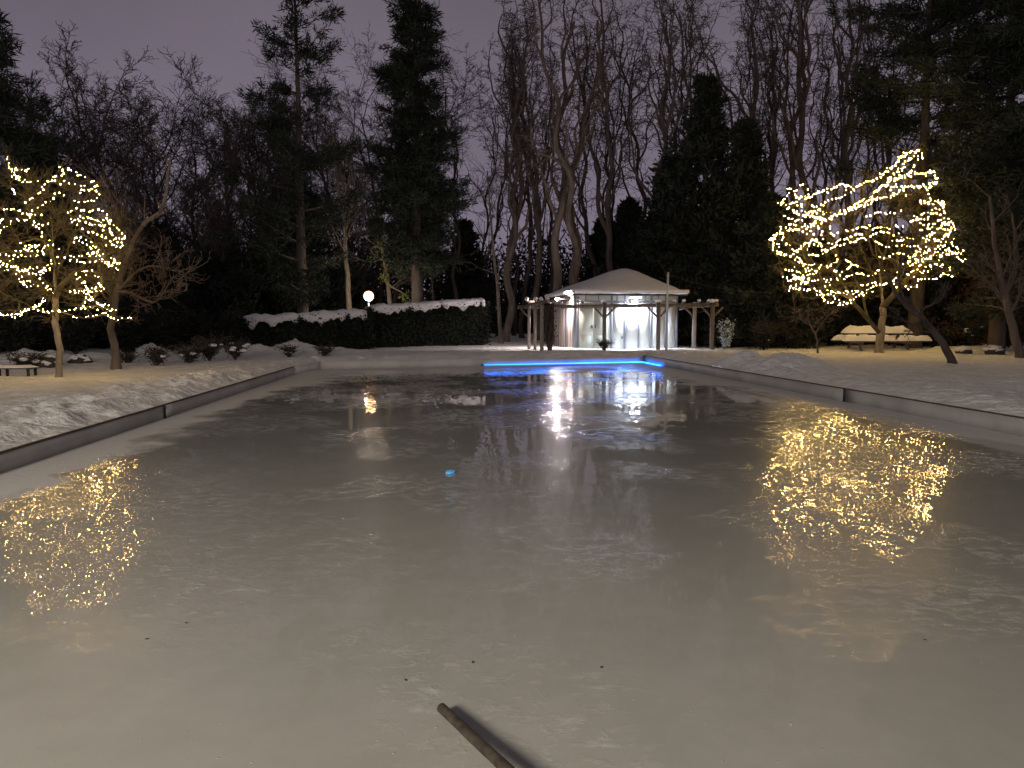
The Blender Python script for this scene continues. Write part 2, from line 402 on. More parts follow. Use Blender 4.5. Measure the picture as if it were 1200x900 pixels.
# blue light strip lying in the far corner of the ice
def led():
    pts = [ground(577, 428.8)]; 
    a = np.array([*L2, 0]); b = np.array([*R1, 0]); d = (b - a) / np.linalg.norm(b - a)
    c = b - d * .10 + np.array([0, -.12, 0]); f0 = b - d * 6.0 + np.array([0, -.07, 0])
    r = np.array([*NR, 0]) - b; r /= np.linalg.norm(r); e = b + r * 2.2 - d * .1
    P = [f0 + (c - f0) * t for t in np.linspace(0, 1, 20)] + [c + (e - c) * t for t in np.linspace(.08, 1, 10)]
    P = np.array(P); P[:, 2] = .035; P[:, :2] += rng.normal(0, .006, (len(P), 2))
    t = thing('light_strip', 'glowing blue light strip lying on the ice in the far right corner', 'light strip', P[0])
    P = P - P[0]
    MB().tubes(P, np.full(len(P), .008), 6, cap=True).build('glowing_tube', M['led'], t)
    MB().tubes(np.array([P[0], P[0] + np.array([-.1, 0, 0])]), np.array([.02, .02]), 6, cap=True).build('end_plug', M['dark'], t)
led()

# ------------------------------------------------------------------ pavilion
PH = math.radians(8)
FL = at(673, 400, 32.0); FLx, FLy = FL[0], FL[1]
pav = thing('garden_pavilion', 'small white pavilion with snow covered hip roof behind the far end of the rink', 'pavilion', (FLx, FLy, 0), PH)
GW, GD, Z0, Z1 = 4.55, 4.4, .2, 2.60       # local x along the front, y to the back
W_ = MB()
W_.box((GW / 2, .05, (Z0 + Z1) / 2), (GW, .1, Z1 - Z0)).build('front_wall', M['wall'], pav, False)
MB().box((.05, GD / 2 + .05, (Z0 + Z1) / 2), (.1, GD - .1, Z1 - Z0)).box((GW - .05, GD / 2 + .05, (Z0 + Z1) / 2), (.1, GD - .1, Z1 - Z0)).box((GW / 2, GD - .05, (Z0 + Z1) / 2), (GW - .202, .1, Z1 - Z0 - .01)).build('side_wall', M['wall_side'], pav, False)
k = 31.7 / F
def lx(px): return (px - 672) * k / math.cos(PH) * 1.015
# battens on the front
for x0, x1, dpt in ((670.5, 674.5, .05), (675, 677, .03), (714.5, 717, .03), (730.5, 732.5, .04), (747.5, 749, .025), (762, 764.5, .04), (780, 782, .03), (793, 795.5, .05)):
    MB().box((lx((x0 + x1) / 2), -dpt / 2 - .001, (Z0 + Z1) / 2), ((x1 - x0) * k, dpt, Z1 - Z0 - .02)).build('batten', M['trim'], pav, False)
MB().box((GW / 2, -.032, 2.335), (GW - .2, .06, .07)).build('transom_rail', M['trim'], pav, False)
for px in (685, 700, 722, 741, 756, 772): MB().box((lx(px), -.016, 2.49), (.035, .03, .235)).build('mullion', M['trim'], pav, False)
# double door
for x0, x1, nm in ((677.4, 694, 'l'), (694.8, 712, 'r')):
    d_ = MB().box((lx((x0 + x1) / 2), -.022, 1.28), ((x1 - x0) * k, .04, 1.98)).build('door', M['door'], pav, False)
    hx = lx(692.5 if nm == 'l' else 696.3)
    MB().box((hx, -.06, 1.25), (.03, .04, .13)).build('handle', M['dark'], d_, False)
    MB().box((lx((x0 + x1) / 2), -.046, .62), ((x1 - x0) * k - .16, .01, .5)).build('kick_panel', M['door'], d_, False)
# white closing panels under the light
for x0, x1 in ((717.5, 730), (733, 747), (749.5, 761.5), (765, 779.5), (782.5, 792.5)):
    MB().box((lx((x0 + x1) / 2), -.012, 1.30), ((x1 - x0) * k - .02, .02, 1.94)).build('wall_panel', M['wall'], pav, False)
MB().box((lx(728.5), -.03, .78), (.05, .025, .09)).build('outlet', M['dark'], pav, False)
# side wall boards and a side door
for i in range(9):
    MB().box((-.016, .25 + i * .5, (Z0 + Z1) / 2), (.03, .05, Z1 - Z0 - .02)).build('batten', M['trim'] if i % 3 == 0 else M['wood_pale'], pav, False)
MB().box((-.02, 1.5, 1.2), (.03, .38, 1.7)).build('window', M['trim'], pav, False)
# eave, fascia, roof
ex0, ex1, ey0, ey1 = -.12, GW + .32, -.5, 5.9
eh = 2.62
MB().box(((ex0 + ex1) / 2, (ey0 + ey1) / 2, eh + .03), (ex1 - ex0 - .1, ey1 - ey0 - .1, .05)).build('soffit', M['wall'], pav, False)
fa = MB()
fa.box(((ex0 + ex1) / 2, ey0, eh + .02), (ex1 - ex0, .04, .13)); fa.box(((ex0 + ex1) / 2, ey1, eh + .02), (ex1 - ex0, .04, .13))
fa.box((ex0, (ey0 + ey1) / 2, eh + .02), (.04, ey1 - ey0 - .042, .13)); fa.box((ex1, (ey0 + ey1) / 2, eh + .02), (.04, ey1 - ey0 - .042, .13))
fa.build('fascia', M['dark'], pav, False)
def hip(ex0, ex1, ey0, ey1, zb, zt, nx_=40, ny_=40, lip=.0, rough=0, thick=.0, soft=.1):
    V = []; cx_, cy_ = (ex0 + ex1) / 2, (ey0 + ey1) / 2
    for j in range(ny_ + 1):
        for i in range(nx_ + 1):
            u, v = i / nx_ * 2 - 1, j / ny_ * 2 - 1
            m_ = (abs(u) ** 6 + abs(v) ** 6) ** (1 / 6) if soft else max(abs(u), abs(v)); m_ = min(m_, 1) if max(abs(u), abs(v)) < 1 else 1
            s_ = math.sqrt(m_ * m_ + .015) if soft else m_
            z = zb + (zt - zb) * (1 - s_) + (lip * (1 - max(0, (m_ - .93) / .07) ** 2))
            x = cx_ + u * (ex1 - ex0) / 2; y = cy_ + v * (ey1 - ey0) / 2
            x += .62 * (1 - m_)
            z += rough * fbm(x * .9, y * .9, 4)
            V.append((x, y, z))
    Q = [[j * (nx_ + 1) + i, j * (nx_ + 1) + i + 1, (j + 1) * (nx_ + 1) + i + 1, (j + 1) * (nx_ + 1) + i] for j in range(ny_) for i in range(nx_)]
    return V, Q
V, Q = hip(ex0 - .02, ex1 + .02, ey0 - .02, ey1 + .02, eh + .09, 3.86, soft=0)
roof = MB().add(V, Q).build('roof', M['dark'], pav)
V, Q = hip(ex0 - .10, ex1 + .10, ey0 - .10, ey1 + .10, eh + .09, 3.98, lip=.13, rough=.035)
sn = MB().add(V, Q)
# rounded snow edge hanging over the eave
rim = []
for (a, b) in (((ex0, ey0), (ex1, ey0)), ((ex0, ey1), (ex0, ey0)), ((ex1, ey0), (ex1, ey1))):
    n = 40; P = np.array([[a[0] + (b[0] - a[0]) * i / n, a[1] + (b[1] - a[1]) * i / n, eh + .13 + .02 * fbm(i * .3, a[0] + b[1], 3)] for i in range(n + 1)])
    sn.tubes(P, .10 + .02 * np.array([fbm(i * .35, a[1] * 3, 2) for i in range(n + 1)]), 9, cap=True)
sn.build('snow_layer', M['snow_soft'], roof)

def link_light(kind, name, energy, col, loc, parent=None, size=.1, rot=None, spot=None, blend=.6):
    l = bpy.data.lights.new(name, kind); l.energy = energy; l.color = col
    if kind in ('POINT', 'SPOT'): l.shadow_soft_size = size
    if spot: l.spot_size = spot; l.spot_blend = blend
    o = bpy.data.objects.new(name, l); C.objects.link(o); o.location = Vector([float(a) for a in loc])
    if rot is not None: o.rotation_euler = rot
    if parent is not None: o.parent = parent
    return o
cP, sP = math.cos(PH), math.sin(PH)
def pw(x, y, z): return np.array([FLx + x * cP - y * sP, FLy + x * sP + y * cP, z])
# downlight over the white panels
p = pw(lx(741), -.45, 2.50)
dl = thing('eave_downlight', 'small cool white downlight under the eave over the bright white panels', 'lamp', p, PH)
MB().box((0, 0, .05), (.5, .16, .06)).build('housing', M['metal'], dl, False)
MB().box((0, 0, .008), (.44, .12, .02)).build('lens', M['floodglass'], dl, False)
link_light('SPOT', 'downlight_beam', DOWN_W, (.72, .81, 1), (0, 0, -.02), dl, .04, (math.radians(4), 0, 0), math.radians(150), .8)
# flood lamp at the left corner
p = pw(-.62, .55, 2.40)
fl = thing('flood_lamp', 'blazing white flood lamp at the left front corner of the pavilion', 'lamp', p, PH)
MB().box((.31, 0, .05), (.62, .05, .04)).build('arm', M['dark'], fl, False)
MB().box((0, .06, .02), (.22, .10, .16)).build('housing', M['metal'], fl, False)
MB().blob((0, -.015, .02), (.105, .05, .075), amp=0).build('lens', M['floodglass'], fl)
link_light('POINT', 'flood_light', FLOOD_W, (1, .86, .86), (-.12, -.16, .0), fl, .08)

# ------------------------------------------------------------------ pergola
per = thing('pergola', 'weathered timber pergola with snow on its rafter ends wrapping the front of the pavilion', 'pergola', (0, 0, 0))
def post(px, py0, D, top_py, w=.14, pale=False, braces=(1, -1), beamdir=np.array([1, 0, 0])):
    zt = at(px, top_py, D)[2]; g = at(px, py0, D); g[2] = .15; top = np.array([g[0], g[1], zt])
    o = MB().bar(g, top, w, w).build('post', M['wood_pale'] if pale else M['wood'], per, False)
    zb = at(px, 358, D)[2]
    for s_ in braces:
        a = np.array([g[0] + s_ * .07 * beamdir[0], g[1] + s_ * .07 * beamdir[1], zb - .45]); b = a + beamdir * s_ * .36 + np.array([0, 0, .38])
        MB().bar(a, b, .07, .07).build('brace', M['wood'], per, False)
    return top
def snowcap(c, r=(.12, .12, .09), par=per):
    MB().blob((c[0], c[1], c[2]), r, seed=c[0], amp=.3).build('snow_cap', M['snow_soft'], par)
DF = 30.4
for px, D, pale, br in ((620, 31.6, True, (-1,)), (708, DF, False, (1, -1)), (771, DF, False, (1, -1)), (834, DF + .5, False, (1, -1)), (813, DF + 1.8, True, (-1,)), (627, 30.5, True, ()), (635, 29.4, True, ())):
    tp = post(px, 404, D, 354 if px > 650 else 357, .15 if px not in (620, 627) else .13, pale, br)
    if px in (708, 771, 834): snowcap(tp + np.array([-.02, 0, .04]), (.13, .12, .08))
a = at(606, 360, 31.8); b = at(842, 357, DF + .5)
MB().bar(a, b, .10, .15).build('beam', M['wood'], per, False)
a1 = at(617, 360.5, 32.0); b1 = at(640, 356, 28.6)
MB().bar(a1 + np.array([0, 0, .09]), b1 + np.array([0, 0, .09]), .09, .13).build('beam', M['wood'], per, False)
for px, D in ((617, 31.8), (627, 30.6), (633.5, 29.8), (641, 29.2)):
    a = at(px, 356, D) + np.array([0, -.3, .10]); MB().bar(a, a + np.array([.5, 1.6, 0]), .06, .10).build('rafter', M['wood'], per, False)
    snowcap(a + np.array([0, 0, .09]), (.085, .16, .08))
for px in (655, 681, 708, 737, 771, 789, 800, 818, 829, 838):
    a = at(px, 355, DF + .1) + np.array([0, -.25, .03]); MB().bar(a, a + np.array([.2, 1.2, 0]), .055, .09).build('rafter', M['wood'], per, False)
    snowcap(a + np.array([0, .03, .07]), (.07, .10, .05))
a = at(796, 362, DF + 2); b = at(812, 359, DF + 1.8); c_ = at(838, 358, DF + .6)
MB().bar(a, b, .08, .12).build('beam', M['wood'], per, False); MB().bar(b, c_, .08, .12).build('beam', M['wood'], per, False)

# vine hanging on the pergola
vb = at(644, 407, 29.3); vb[2] = ground_z(vb[0], vb[1]) - .03
vn = thing('climbing_vine', 'dark tangled bare vine hanging in a column from the left end of the pergola', 'vine', vb)
L_ = []
for i in range(46):
    a0 = rng.uniform(0, 6.28); r0 = rng.uniform(.01, .05); r1 = rng.uniform(.06, .19); n = 9
    z = np.linspace(0, 1.78, n); rr = r0 + (r1 - r0) * np.clip(z / .5, 0, 1)
    P = np.stack([np.cos(a0 + z * 1.1) * rr, np.sin(a0 + z * 1.1) * rr, z], 1) + rng.normal(0, .012, (n, 3)); P[:, 2] = z
    L_.append((P, np.linspace(.025, .016, n)))
MB().polys(L_, 5).build('stems', M['bark_dark'], vn)
P = rng.normal(0, 1, (900, 3)) * [.10, .10, 0] ; P[:, 2] = rng.uniform(.3, 1.85, 900)
MB().leaves(P, .09, rng).build('foliage', M['russet'], vn)

# pole with cable
pb = at(780.5, 420, 27.6); pt = at(783, 320, 27.6)
pz = ground_z(pb[0], pb[1]) - .1
pole = thing('metal_pole', 'slim pale metal pole standing at the far right corner of the ice', 'pole', (pb[0], pb[1], pz))
MB().tubes(np.array([[0, 0, 0], [(pt[0] - pb[0]) * .5, 0, (pt[2] - pz) / 2], [pt[0] - pb[0], 0, pt[2] - pz]]), np.array([.045, .04, .038]), 10, cap=True).build('shaft', M['pole'], pole)
MB().blob((pt[0] - pb[0], 0, pt[2] - pz + .01), (.05, .05, .03), amp=0).build('cap', M['metal'], pole)
q = at(908, 341, 28)
P = np.array([pt + (q - pt) * t - np.array([0, 0, 1.2 * .3 * t * (1 - t) * 4 * .5]) + np.array([0, 0, -.06]) for t in np.linspace(0, 1, 24)])
tag(MB().tubes(P - P[0], np.full(24, .011), 5).build('cable', M['wire']), 'thin dark cable slung from the metal pole to the lit tree on the right', 'cable').location = Vector(P[0])

# ------------------------------------------------------------------ globe lamps
def globe_lamp(x, y, zc, label, grp, r=.24, watts=None):
    gz = ground_z(x, y) - .05
    t = thing('street_lamp', label, 'lamp', (x, y, gz), 0, grp)
    hh = zc - gz
    MB().tubes(np.array([[0, 0, 0], [0, 0, .25], [0, 0, .3], [0, 0, hh - r - .08]]), np.array([.09, .08, .04, .03]), 10, cap=True).build('post', M['iron'], t)
    MB().tubes(np.array([[0, 0, hh - r - .08], [0, 0, hh - r + .03]]), np.array([.04, .08]), 12, cap=True).build('collar', M['iron'], t)
    MB().blob((0, 0, hh), (r, r, r), amp=0, sub=(20, 12)).build('globe', M['globe'], t)
    if watts: link_light('POINT', 'lamp_light', watts, (1, .86, .68), (0, 0, hh - r - .0), t, .35).data.shadow_soft_size = .3
    return t
lp = at(432, 347, 37.5)
globe_lamp(lp[0], lp[1], lp[2], 'glowing round globe lamp shining above the hedge', None, .25, 330)
# the lamp that lights the near ice from behind the camera; the light hangs under an opaque-free globe
g0 = (-4.9, -5.2)
t = thing('street_lamp', 'tall lamp post behind the camera lighting the near ice', 'lamp', (*g0, .2))
MB().tubes(np.array([[0, 0, 0], [0, 0, .3], [0, 0, .35], [0, 0, 5.6]]), np.array([.10, .09, .055, .045]), 10, cap=True).build('post', M['iron'], t)
MB().box((0, .35, 5.62), (.09, .9, .07)).build('arm', M['iron'], t, False)
MB().box((0, .85, 5.6), (.3, .5, .08)).build('housing', M['iron'], t, False)
link_light('POINT', 'lamp_light', REAR_LAMP_W, (1, .89, .73), (0, .85, 4.35), t, 1.0)

# ------------------------------------------------------------------ tree growth
def unit(v): return v / (np.linalg.norm(v) + 1e-9)
def perp(d, rg):
    r = rg.normal(size=3); r -= (r @ d) * d; return unit(r)
def grow(rg, p, d, length, r, level, cfg, out):
    n = cfg['n'][level]; seg = length / n; pts = [p.copy()]; dirs = [d.copy()]
    wig = cfg['wig'][level]; up = cfg['up'][level]
    w1 = perp(d, rg); w2 = np.cross(d, w1); A = cfg.get('sway', 0) * rg.uniform(.6, 1.3); k1, k2 = rg.uniform(1.0, 2.0, 2); h1, h2 = rg.uniform(0, 6.28, 2); sc = cfg.get('wave', 1.0) * (1.0 if level == 0 else 1.8)
    for i in range(n):
        d = unit(d + rg.normal(size=3) * wig + np.array([0, 0, up])); s_ = i * seg * sc
        de = unit(d + (w1 * math.sin(k1 * s_ + h1) + w2 * math.sin(k2 * s_ + h2)) * A)
        p = p + de * seg; pts.append(p.copy()); dirs.append(de)
    R = r * (1 - np.linspace(0, 1, n + 1) ** 1.1 * cfg['taper'][level]) 
    if level == 0: R[0] *= 1.35
    out[level].append((np.array(pts), np.maximum(R, cfg['rmin'])))
    if level + 1 >= cfg['levels']: return
    k = cfg['kids'][level]; k = max(1, int(k * rg.uniform(.8, 1.2)))
    for c in range(k):
        f = cfg['start'][level] + (1 - cfg['start'][level]) * (c + rg.uniform(0, 1)) / k; f = min(f, .99)
        i = min(n - 1, int(f * n)); a = f * n - i
        q = pts[i] * (1 - a) + pts[i + 1] * a; dd = dirs[i + 1]
        ang = math.radians(rg.uniform(*cfg['ang'][level])); nd = unit(dd * math.cos(ang) + perp(dd, rg) * math.sin(ang))
        L = length * cfg['len'][level] * rg.uniform(.6, 1.15) * (1 - cfg['cone'][level] * f)
        rr = max(cfg['rmin'], min(R[i] * .8, r * cfg['rk'][level] * (1 - .4 * f)))
        grow(rg, q, nd, L, rr, level + 1, cfg, out)
LOCUST = dict(levels=4, n=[34, 18, 8, 4], wig=[.035, .12, .24, .3], up=[.06, .13, .04, .02], sway=.20, wave=.9, taper=[.78, .86, .8, .5],
              kids=[8, 12, 9, 0], start=[.30, .10, .1, 0], ang=[(14, 36), (35, 85), (30, 80)], len=[.50, .24, .45], cone=[.50, .3, .2], rk=[.52, .34, .4], rmin=.012)
FAN = dict(levels=5, n=[10, 9, 6, 4, 3], wig=[.05, .10, .14, .18, .25], up=[.04, .07, .07, .07, .05], sway=.05, taper=[.8, .85, .8, .6, .4],
           kids=[16, 10, 9, 5, 0], start=[.12, .15, .12, .1, 0], ang=[(22, 55), (20, 50), (20, 55), (20, 55)], len=[.58, .42, .42, .5], cone=[.30, .3, .2, 0], rk=[.36, .42, .4, .5], rmin=.011)
def bare_tree(seed, height, r, cfg, m, name, label, loc, rz=0, group=None, lean=(0, 0), fork=0, cat='tree'):
    rg = np.random.default_rng(seed); out = [[] for _ in range(cfg['levels'])]
    d = unit(np.array([lean[0], lean[1], 1.]))
    grow(rg, np.zeros(3), d, height, r, 0, cfg, out)
    for f_ in range(fork):
        P0, R0_ = out[0][0]; i = int(rg.uniform(.15, .4) * len(P0)); dd = unit(P0[i + 1] - P0[i]); nd = unit(dd + perp(dd, rg) * .16)
        grow(rg, P0[i], nd, height * (1 - i / len(P0)) * .98, R0_[i] * .8, 0, cfg, out)
    zt = max(p[:, 2].max() for lv in out for p, _ in lv); s = height / zt
    t = thing(name, label, cat, loc, rz, group)
    MB().polys([(p * [1, 1, s], q) for p, q in out[0]], 9).build('trunk', m, t)
    b = MB().polys([(p * [1, 1, s], q) for p, q in out[1]], 6).polys([(p * [1, 1, s], q) for p, q in out[2]], 4)
    for lv in out[3:]: b.polys([(p * [1, 1, s], q) for p, q in lv], 3)
    b.build('crown', m, t); return t

def base(px, D, z=None):
    p = at(px, 400, D); return np.array([p[0], p[1], ground_z(p[0], p[1]) - .1])
def hgt(py, D): return CAM_H + (376 - py) / F * D

# ---- winding bare trees behind the pavilion: (px base, D, px lean at top, top py, radius, label)
LOC = [
 (602, 60, 598, 20, .17, 'far slim bare tree seen left of the pavilion between two nearer trunks'),
 (645, 62, 662, 0, .17, 'far slim bare tree showing through the forks above the left roof slope'),
 (690, 60, 676, 5, .16, 'far thin bare tree close behind the thick forked trunk'),
 (735, 62, 760, 0, .17, 'far wavy bare tree between the roof peak trees and the pole'),
 (805, 64, 812, 0, .17, 'far slim bare tree left of the cedar tops'),
 (895, 62, 905, -20, .17, 'far thin bare tree over the right shoulder of the cedars'),
 (990, 64, 972, -10, .17, 'far thin bare tree over the lit tree, between two darker trunks'),
 (1028, 60, 1025, -20, .17, 'far slim bare tree over the pointed top of the lit tree'),
 (592, 42, 545, 12, .25, 'bare winding tree left of the pavilion, its trunk leaning left towards the tall spruce'),
 (612, 52, 575, 25, .19, 'slim bare tree between the left leaning trunk and the lit pavilion'),
 (634, 46, 622, -5, .24, 'bare gnarled tree rising beyond the left pergola end'),
 (657, 38, 640, -20, .27, 'stout grey trunked tree directly behind the left slope of the pavilion roof'),
 (677, 38.5, 690, -30, .30, 'thickest forked bare tree just behind the pavilion roof'),
 (700, 48, 705, -10, .20, 'thin bare tree behind the pavilion roof, left of its peak'),
 (722, 44, 745, -30, .24, 'bare tree above the pavilion roof peak, bending right'),
 (748, 50, 735, -20, .20, 'slender wavy tree rising above the right half of the pavilion roof'),
 (768, 43, 800, -40, .25, 'bare forked tree leaning right out of the dark evergreen left of the cable pole'),
 (790, 54, 778, -20, .20, 'distant wavy trunk straight above the metal pole'),
 (815, 47, 835, -40, .22, 'bare tree just left of the tallest dark cedar top'),
 (852, 44, 868, -50, .27, 'sturdy bare trunk standing out of the dark cedars'),
 (872, 56, 880, -20, .18, 'thin wavy trunk just right of the sturdy trunk among the cedars'),
 (905, 50, 925, -40, .21, 'wavy bare trunk above the right shoulder of the dark cedars'),
 (928, 42, 930, -50, .23, 'snaking bare trunk left above the lit tree'),
 (938, 43, 985, -60, .30, 'thick dark trunk curving up to the right over the lit tree'),
 (965, 52, 955, -30, .19, 'straight slim trunk above the left half of the lit tree'),
 (975, 46, 1012, -60, .26, 'dark trunk rising above the middle of the lit tree'),
 (1000, 58, 1010, -20, .18, 'faint far trunk behind the lit tree top'),
 (1010, 48, 1040, -40, .22, 'bare tree just left of the pointed top of the lit tree'),
 (1045, 50, 1055, -30, .22, 'bare tree half hidden by the big right hand pine'),
 (535, 50, 520, 60, .17, 'small bare tree right beside the tall spruce'),
 (560, 58, 560, 40, .16, 'faint thin tree between the spruce and the leaning bare tree'),
]
for i, (px, D, ptop, pyt, r, lab) in enumerate(LOC):
    b0 = base(px, D); h = hgt(pyt, D); tx = at(ptop, pyt, D)[0]
    if D < 46: h *= 1.04
    bare_tree(240 + i, h - b0[2], r * .95, LOCUST, M['bark'] if D < 50 else M['bark_dark'], 'bare_tree', lab, b0, 0, 'tall winding bare trees behind the rink',
              lean=(max(-.09, min(.09, (tx - b0[0]) / h * .6)), 0), fork=(1 if i % 2 == 0 else 0))

# ---- fan crowned trees on the left: (px, D, top py, seed, radius, label)
FANS = [
 (20, 55, 40, 21, .2, 'hazy bare crown beside the dark left edge pine'),
 (135, 60, 45, 22, .2, 'faint far bare crown over the forked tree'),
 (235, 52, 55, 23, .2, 'hazy bare crown between the two broadest fan crowns'),
 (325, 50, 55, 24, .2, 'hazy bare crown touching the left boughs of the ragged pine'),
 (385, 58, 20, 25, .2, 'faint far bare crown right of the ragged pine top'),
 (440, 62, -5, 26, .2, 'faint tall bare crown halfway between pine and spruce'),
 (60, 46, 70, 15, .22, 'bare twiggy tree rising behind the left lit tree'),
 (190, 47, 50, 16, .22, 'bare twiggy crown just behind the broad fan crown on its right'),
 (340, 56, 70, 17, .2, 'faint bare crown behind the ragged pine'),
 (455, 54, 20, 18, .2, 'hazy bare crown close left of the spruce'),
 (280, 60, 60, 19, .2, 'faint far bare crown right of the second fan crown'),
 (163, 38, 32, 5, .28, 'broad fan crowned bare tree behind the lit tree on the left'),
 (255, 44, 62, 6, .24, 'bare fan crowned tree right of the broadest left crown'),
 (108, 50, 62, 7, .22, 'bare twiggy tree between the left pine and the broad fan crown'),
 (300, 48, 88, 8, .22, 'low bare twiggy crown just left of the ragged pine'),
 (424, 60, 25, 9, .25, 'tall hazy bare crown between the ragged pine and the spruce'),
 (215, 56, 95, 10, .2, 'faint low bare crown between two fan crowned trees'),
 (400, 52, 60, 11, .2, 'thin bare crown close behind the ragged pine on its right'),
]
for px, D, pyt, sd, r, lab in FANS:
    b0 = base(px, D); bare_tree(sd, (hgt(pyt, D) - b0[2]) * .90, r, FAN, M['bark_dark'], 'bare_tree', lab, b0, 0, 'fan crowned bare trees on the left')

# ---- slim lit trunks near the globe lamp
def px_tree(paths, D, label, m, name='bare_tree', twigs=(0, 0), seed=1, group=None, kid=None, cat='tree', kids=12, klen=.8, extra=None):
    """paths: [(list of (px,py[,dD]), r0, r1)] ; the first path is the trunk, in world metres at distance D"""
    rg = np.random.default_rng(seed)
    pts = [np.array([at(p[0], p[1], D + (p[2] if len(p) > 2 else 0)) for p in pth]) for pth, _, _ in paths]
    b0 = pts[0][0].copy(); b0[2] = ground_z(b0[0], b0[1]) - .08; pts[0][0] = b0
    t = thing(name, label, cat, b0, 0, group)
    tr, br = [], []
    out = [[] for _ in range(4)]
    for i, (pp, (_, r0, r1)) in enumerate(zip(pts, paths)):
        # smooth the path
        n = 14; s = np.linspace(0, len(pp) - 1, n); Pq = []
        for u in s:
            k0 = min(len(pp) - 2, int(u)); f = u - k0
            pm = pp[max(0, k0 - 1)]; p0 = pp[k0]; p1 = pp[k0 + 1]; p2 = pp[min(len(pp) - 1, k0 + 2)]
            Pq.append(.5 * ((2 * p0) + (-pm + p1) * f + (2 * pm - 5 * p0 + 4 * p1 - p2) * f * f + (-pm + 3 * p0 - 3 * p1 + p2) * f ** 3))
        Pq = np.array(Pq) - b0
        if i: allp = np.concatenate([q for q, _ in tr + br]); Pq = Pq + (allp[np.argmin(np.linalg.norm(allp - Pq[0], axis=1))] - Pq[0]) * np.linspace(1, 0, n)[:, None]
        Pq[1:-1] += rg.normal(0, .012, (n - 2, 3))
        R = np.linspace(r0, r1, n); 
        if i == 0: R[0] *= 1.4
        (tr if i == 0 else br).append((Pq, R))
        if kids:
            for c in range(kids):
                u = rg.uniform(.3 if i == 0 else .1, 1) * (n - 1); k0 = min(n - 2, int(u)); q_ = Pq[k0] + (Pq[k0 + 1] - Pq[k0]) * (u - k0)
                dd = unit(Pq[k0 + 1] - Pq[k0]); an = math.radians(rg.uniform(25, 65)); nd = unit(dd * math.cos(an) + perp(dd, rg) * math.sin(an))
                cfg = dict(levels=4, n=[0, 7, 5, 3], wig=[0, .14, .2, .25], up=[0, .08, .04, 0], sway=.08, taper=[0, .8, .7, .5], kids=[0, 6, 4, 0], start=[0, .15, .1, 0],
                           ang=[(0, 0), (25, 60), (25, 60)], len=[0, .5, .45], cone=[0, .3, .1], rk=[0, .45, .5], rmin=.006)
                grow(rg, q_, nd, klen * rg.uniform(.6, 1.3), min(.03, R[k0] * .4), 1, cfg, out)
    MB().polys(tr, 10).build('trunk', m, t)
    b = MB().polys(br, 8)
    for l, kk in ((1, 5), (2, 4), (3, 3)): b.polys(out[l], kk)
    b.build('branches', M['twig'] if m is M['bark_pale'] and D < 25 else m, t); return t
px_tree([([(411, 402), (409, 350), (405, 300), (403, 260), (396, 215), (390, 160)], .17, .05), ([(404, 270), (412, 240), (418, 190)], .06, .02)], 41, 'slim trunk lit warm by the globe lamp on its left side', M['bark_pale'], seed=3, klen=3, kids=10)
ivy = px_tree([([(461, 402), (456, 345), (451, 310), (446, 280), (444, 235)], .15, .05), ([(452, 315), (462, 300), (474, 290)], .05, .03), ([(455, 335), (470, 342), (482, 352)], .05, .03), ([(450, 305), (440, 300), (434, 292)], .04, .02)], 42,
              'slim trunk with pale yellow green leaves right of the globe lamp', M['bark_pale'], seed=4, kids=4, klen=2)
b0 = np.array(ivy.location)
P = []
for (px, py, s) in ((447, 285, 8), (462, 300, 10), (455, 312, 8), (470, 318, 8), (440, 300, 6), (450, 325, 6), (475, 348, 6), (466, 290, 7)):
    c = at(px, py, 42 + rng.uniform(-.8, .2)) - b0; P.append(c + rng.normal(0, s / F * 42 * .5, (90, 3)))
MB().leaves(np.concatenate(P), .15, rng).build('foliage', M['leaf_pale'], ivy)
for px, D, lab in ((507, 47, 'thin straight trunk standing between the globe lamp and the spruce'), (360, 47, 'thin pale trunk behind the left stretch of hedge'), (583, 40, 'bare slim leaning trunk nearest the right end of the hedge')):
    px_tree([([(px + 4, 402), (px, 340), (px - 6, 280), (px - 12, 200)], .13 if px > 520 else .08, .03)], D, lab, M['bark'], seed=px, klen=2.4, kids=9)

